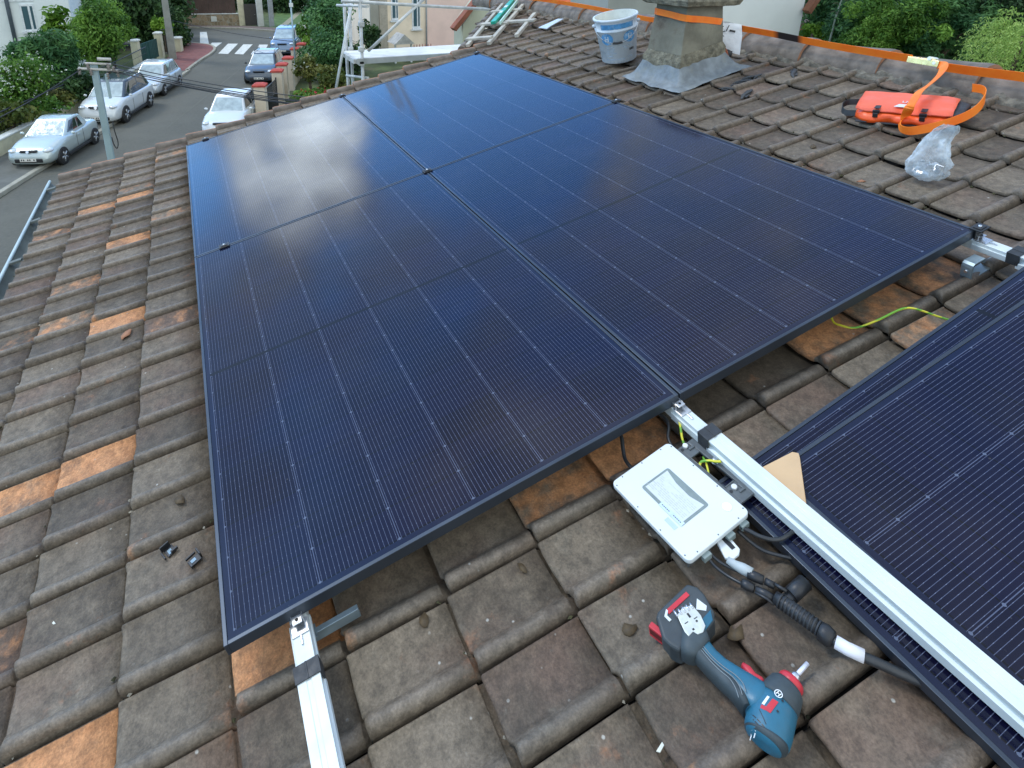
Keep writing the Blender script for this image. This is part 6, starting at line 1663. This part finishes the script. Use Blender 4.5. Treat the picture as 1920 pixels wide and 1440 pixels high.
# left gardens
at_plant('flowering_shrub', 'big shrub covered in white flowers at the left edge above the silver coupe', 'shrub', 38, 158, 29, (1.3, 1.55, 1.15), 1, L_mid, k=48, n=190, size=.09, flowers=(L_flow, 420, .05))
at_plant('feathery_shrub', 'feathery dark green juniper shrub below the white house window', 'shrub', 85, 108, 33, (1.6, 1.75, 1.25), 2, L_conif, k=50, n=200, size=.11, stretch=3.6, droop=.25, sub=.36)
at_plant('leafy_shrub', 'tall loose shrub with large pale leaves against the white house corner', 'shrub', 112, 62, 38, (.9, 1.0, 1.35), 3, L_bright, k=20, n=70, size=.22, sub=.36)
at_plant('bright_shrub', 'large yellow green shrub left of the green gate', 'shrub', 190, 62, 37.5, (1.6, 1.75, 1.75), 4, L_mid, k=60, n=210, size=.10, stretch=2.4, sub=.34)
at_plant('bright_shrub', 'yellow green rounded top growing above the other shrub by the green gate', 'shrub', 200, 34, 40, (1.2, 1.25, 1.0), 5, L_bright, k=36, n=180, size=.10, sub=.34)
at_plant('low_shrub', 'dark straggling shrub behind the mesh fence by the white family car', 'shrub', 125, 160, 31.5, (1.2, 1.5, .75), 6, L_dark, k=24, n=120, size=.14)
at_plant('low_shrub', 'bronze green shrub low behind the garden wall at the left edge', 'shrub', 15, 215, 27, (1.0, 1.2, .7), 7, L_olive, k=20, n=110, size=.13)
at_plant('low_shrub', 'pale bronze bush behind the mesh fence left of the silver coupe roof', 'shrub', 95, 185, 30, (.8, 1.0, .5), 8, L_olive, k=16, n=100, size=.11)
at_plant('low_shrub', 'dull green hedge plant between the fence and the white flowered shrub', 'shrub', 55, 205, 28.6, (.9, 1.4, .6), 31, L_mid, k=18, n=110, size=.12)
for i, (px, py, X, r, lab) in enumerate([(170, 8, 52, (3, 3.2, 2.8), 'dark tree directly behind the yellow green shrubs'), (255, 30, 52, (2.4, 2.2, 2.6), 'dark tree behind the green gate'), (300, 8, 55, (2.4, 2.0, 2.6), 'dark tree left of the concrete utility pole top'), (235, -15, 62, (4.5, 5, 3.5), 'broad dark tree rising over the others at the top left'), (350, -6, 72, (3, 3, 3.2), 'dark tree over the board fence at the street end')]):
    at_plant('dark_tree', lab, 'tree', px, py, X, r, 50 + i, L_dark, k=46, n=120, size=.24, trunk=.2)
at_plant('low_shrub', 'bright green sapling between the far gate pillar and the concrete pole', 'shrub', 305, 48, 48.5, (.8, .7, .9), 9, L_bright, k=14, n=90, size=.16)
at_plant('dark_tree', 'dark shrubby tree behind the iron fence by the corner pillar', 'tree', 330, 60, 50, (1.2, 1.0, 1.6), 10, L_dark, k=22, n=120, size=.18, trunk=.1)
# right gardens
at_plant('dark_shrub', 'glossy dark green bush at the upper right of the street, nearest the scaffold poles', 'shrub', 618, 42, 37, (1.3, 1.4, 1.5), 11, L_conif, k=46, n=180, size=.13)
at_plant('dark_shrub', 'dense dark bush below it beside the farthest red capped pillar', 'shrub', 612, 100, 34, (1.3, 1.5, 1.15), 12, L_conif, k=46, n=180, size=.12)
at_plant('dark_shrub', 'dark bush tucked behind the scaffold foot', 'shrub', 650, 110, 36, (1.5, 1.4, 1.5), 13, L_dark, k=26, n=130, size=.16)
at_plant('rose_shrub', 'bronze tinted rose bush with pale flowers behind the red capped pillars', 'shrub', 580, 130, 31, (.8, .8, .7), 14, L_olive, k=18, n=110, size=.11, flowers=(L_flow, 26, .06))
at_plant('rose_shrub', 'yellowish shrub at the foot of the scaffold beside the roof edge', 'shrub', 622, 146, 28.5, (1.0, 1.0, .7), 15, L_olive, k=20, n=110, size=.12)
at_plant('low_shrub', 'light green climber with pale flowers beside the street light', 'shrub', 572, 58, 44, (1.0, .8, 1.2), 16, L_mid, k=18, n=110, size=.16, flowers=(L_flow, 30, .09))
at_plant('red_flowers', 'row of red flowering plants just above the roof edge', 'flowers', 590, 176, 27.5, (1.2, 1.2, .22), 17, L_mid, k=16, n=60, size=.10, trunk=.02, flowers=(L_redf, 60, .06))
at_plant('dark_shrub', 'dark green bush right of the scaffold poles against the grey pier', 'shrub', 692, 72, 39, (1.0, .8, 1.1), 18, L_dark, k=18, n=110, size=.15)
for i, (px, py, X, r, lab) in enumerate([(545, -8, 75, (3, 3.5, 3), 'dark tree at the end of the lawn'), (620, -20, 60, (3.5, 4, 3.5), 'tall dark tree above the glossy bush on the right of the street'), (480, -25, 82, (3, 4, 3.5), 'dark tree behind the pale pillars at the street end')]):
    at_plant('dark_tree', lab, 'tree', px, py, X, r, 70 + i, L_dark, k=40, n=110, size=.26, trunk=.2)
# beyond the ridge on the right
at_plant('conifer_tree', 'dark blue green conifer with bare pale stems right of the white wall', 'tree', 1572, 26, 15.5, (1.5, 1.5, 2.3), 21, L_conif, k=70, n=170, size=.08, stretch=3.4, droop=.2, trunk=.09)
at_plant('round_bush', 'small bright green bush at the foot of the far house', 'shrub', 1522, 62, 14.8, (.5, .5, .38), 22, L_bright, k=14, n=120, size=.09)
at_plant('broadleaf_tree', 'wide mid green tree right above the orange strap', 'tree', 1668, 52, 11.6, (1.25, 1.3, 1.5), 23, L_mid, k=80, n=300, size=.055, trunk=.1, stretch=2.6, sub=.2, jitter=1.12, up=.6)
at_plant('broadleaf_tree', 'darker green tree to the right of the wide one above the ratchet', 'tree', 1775, 40, 10.8, (1.25, 1.3, 1.75), 24, L_conif, k=80, n=280, size=.06, trunk=.1, stretch=2.6, sub=.2, jitter=1.12, up=.6)
at_plant('conifer_tree', 'blue green conifer between the pale stems and the wide tree', 'tree', 1612, 62, 13.2, (.95, 1.0, 1.3), 25, L_conif, k=50, n=180, size=.075, stretch=2.8, trunk=.08)
at_plant('dark_tree', 'very dark tree behind the willow at the right edge', 'tree', 1888, 14, 10.5, (1.2, 1.7, 1.5), 26, L_dark, k=60, n=200, size=.09, trunk=.12)
x, y, zc = pos(1905, 92, 7.0)
wt_ = thing('willow_tree', 'pale yellow green weeping willow at the right edge behind the ridge', 'tree', W(x, y - .25, Z0), TG)
rg = random.Random(9); b = MB(); b.tube([(0, 0, -.1), (.1, 0, zc * .6), (0, .1, zc + .4)], [.16, .13, .05], 7); b.build('trunk', M_bark, wt_)
b = MB()
for _ in range(430):
    a = rg.uniform(0, 6.28); rr = rg.random() ** .6; h = zc + .45 * (1 - rr * rr) + rg.uniform(-.2, .3) + .22 * math.sin(a * 3 + 1); tt = rg.random()
    x0, y0 = math.cos(a) * rr * .85, math.sin(a) * rr * .95; L_ = rg.uniform(.5, 1.5); dx, dy = math.cos(a) * rg.uniform(.1, .45), math.sin(a) * rg.uniform(.1, .45); w1, w2 = rg.uniform(0, 6), rg.uniform(.02, .07)
    for k in range(12):
        f = k / 12; p = Vector((x0 + dx * math.sqrt(f) + w2 * math.sin(w1 + f * 7), y0 + dy * math.sqrt(f) + w2 * math.cos(w1 + f * 6), h - L_ * f * f + .06 * math.sin(f * 3)))
        for q in range(2):
            d = Vector((rg.gauss(0, .75), rg.gauss(0, .75), -.7)).normalized(); s_ = d.orthogonal().normalized(); s_ = Matrix.Rotation(rg.uniform(0, 6.28), 3, d) @ s_; l_ = rg.uniform(.05, .13)
            b.add([p, p + d * l_ * .5 + s_ * .011, p + d * l_, p + d * l_ * .5 - s_ * .011], [(0, 1, 2, 3)], 0, False, None, tint=min(1, max(0, tt + rg.gauss(0, .2))))
b.build('crown', L_willow, wt_)
for (x0, y0, x1, y1, lab) in ((1558, 68, 1582, -12, 'bare pale leaning stem nearest the white wall'), (1583, 52, 1602, -12, 'bare pale leaning stem beside the conifer')):
    a, c = atx(x0, y0, 13.6), atx(x1, y1, 13.6); b = MB(); foot = a + (a - c) * 2.6; foot.z = Z0
    b.tube([(0, 0, 0), tuple((a - foot) * .6 + Vector((0, .03, 0))), tuple(a - foot), tuple((a + c) / 2 - foot + Vector((0, .04, 0))), tuple(c - foot)], [.055, .045, .035, .03, .02], 7)
    t = thing('bare_stem', lab, 'tree', T(*foot), TG); b.build('trunk', P('pale bark', (.30, .34, .28), .8, var=.2, scale=5), t)
    b = MB()
    for f in (.5, .7, .85): q = (a - foot).lerp(c - foot, f); b.tube([tuple(q), (q.x, q.y + .15, q.z + .12), (q.x + .05, q.y + .3, q.z + .1)], .008, 5)
    b.build('twigs', M_bark, t)
# hedge mass that closes the view behind the trees on the right
b = MB(); rg = random.Random(77)
cl = []
for i in range(110):
    f = rg.random(); p = atx(1545 + f * 480, rg.uniform(-30, 125), 19 - 7 * f); cl.append(((p.x, p.y, max(p.z, Z0 + .3)), (1.0, 1.2, .8)))
leaves(b, rg, cl, 130, .17, .3, 1.8); o = b.build('background_trees', L_dark); tag(o, 'dark mass of distant foliage behind the trees on the right', 'trees', kind='stuff')
b = MB(); cl = []
for i in range(120):
    px = rg.uniform(-40, 700); X = rg.uniform(78, 95); p = atx(px, rg.uniform(-60, 20), X); cl.append(((p.x, p.y, max(p.z, Z0 + .5)), (3, 3.4, 2.2)))
leaves(b, rg, cl, 110, .42, .3, 1.5); o = b.build('distant_trees', L_dark); tag(o, 'dark mass of trees closing the view beyond the street end', 'trees', kind='stuff')
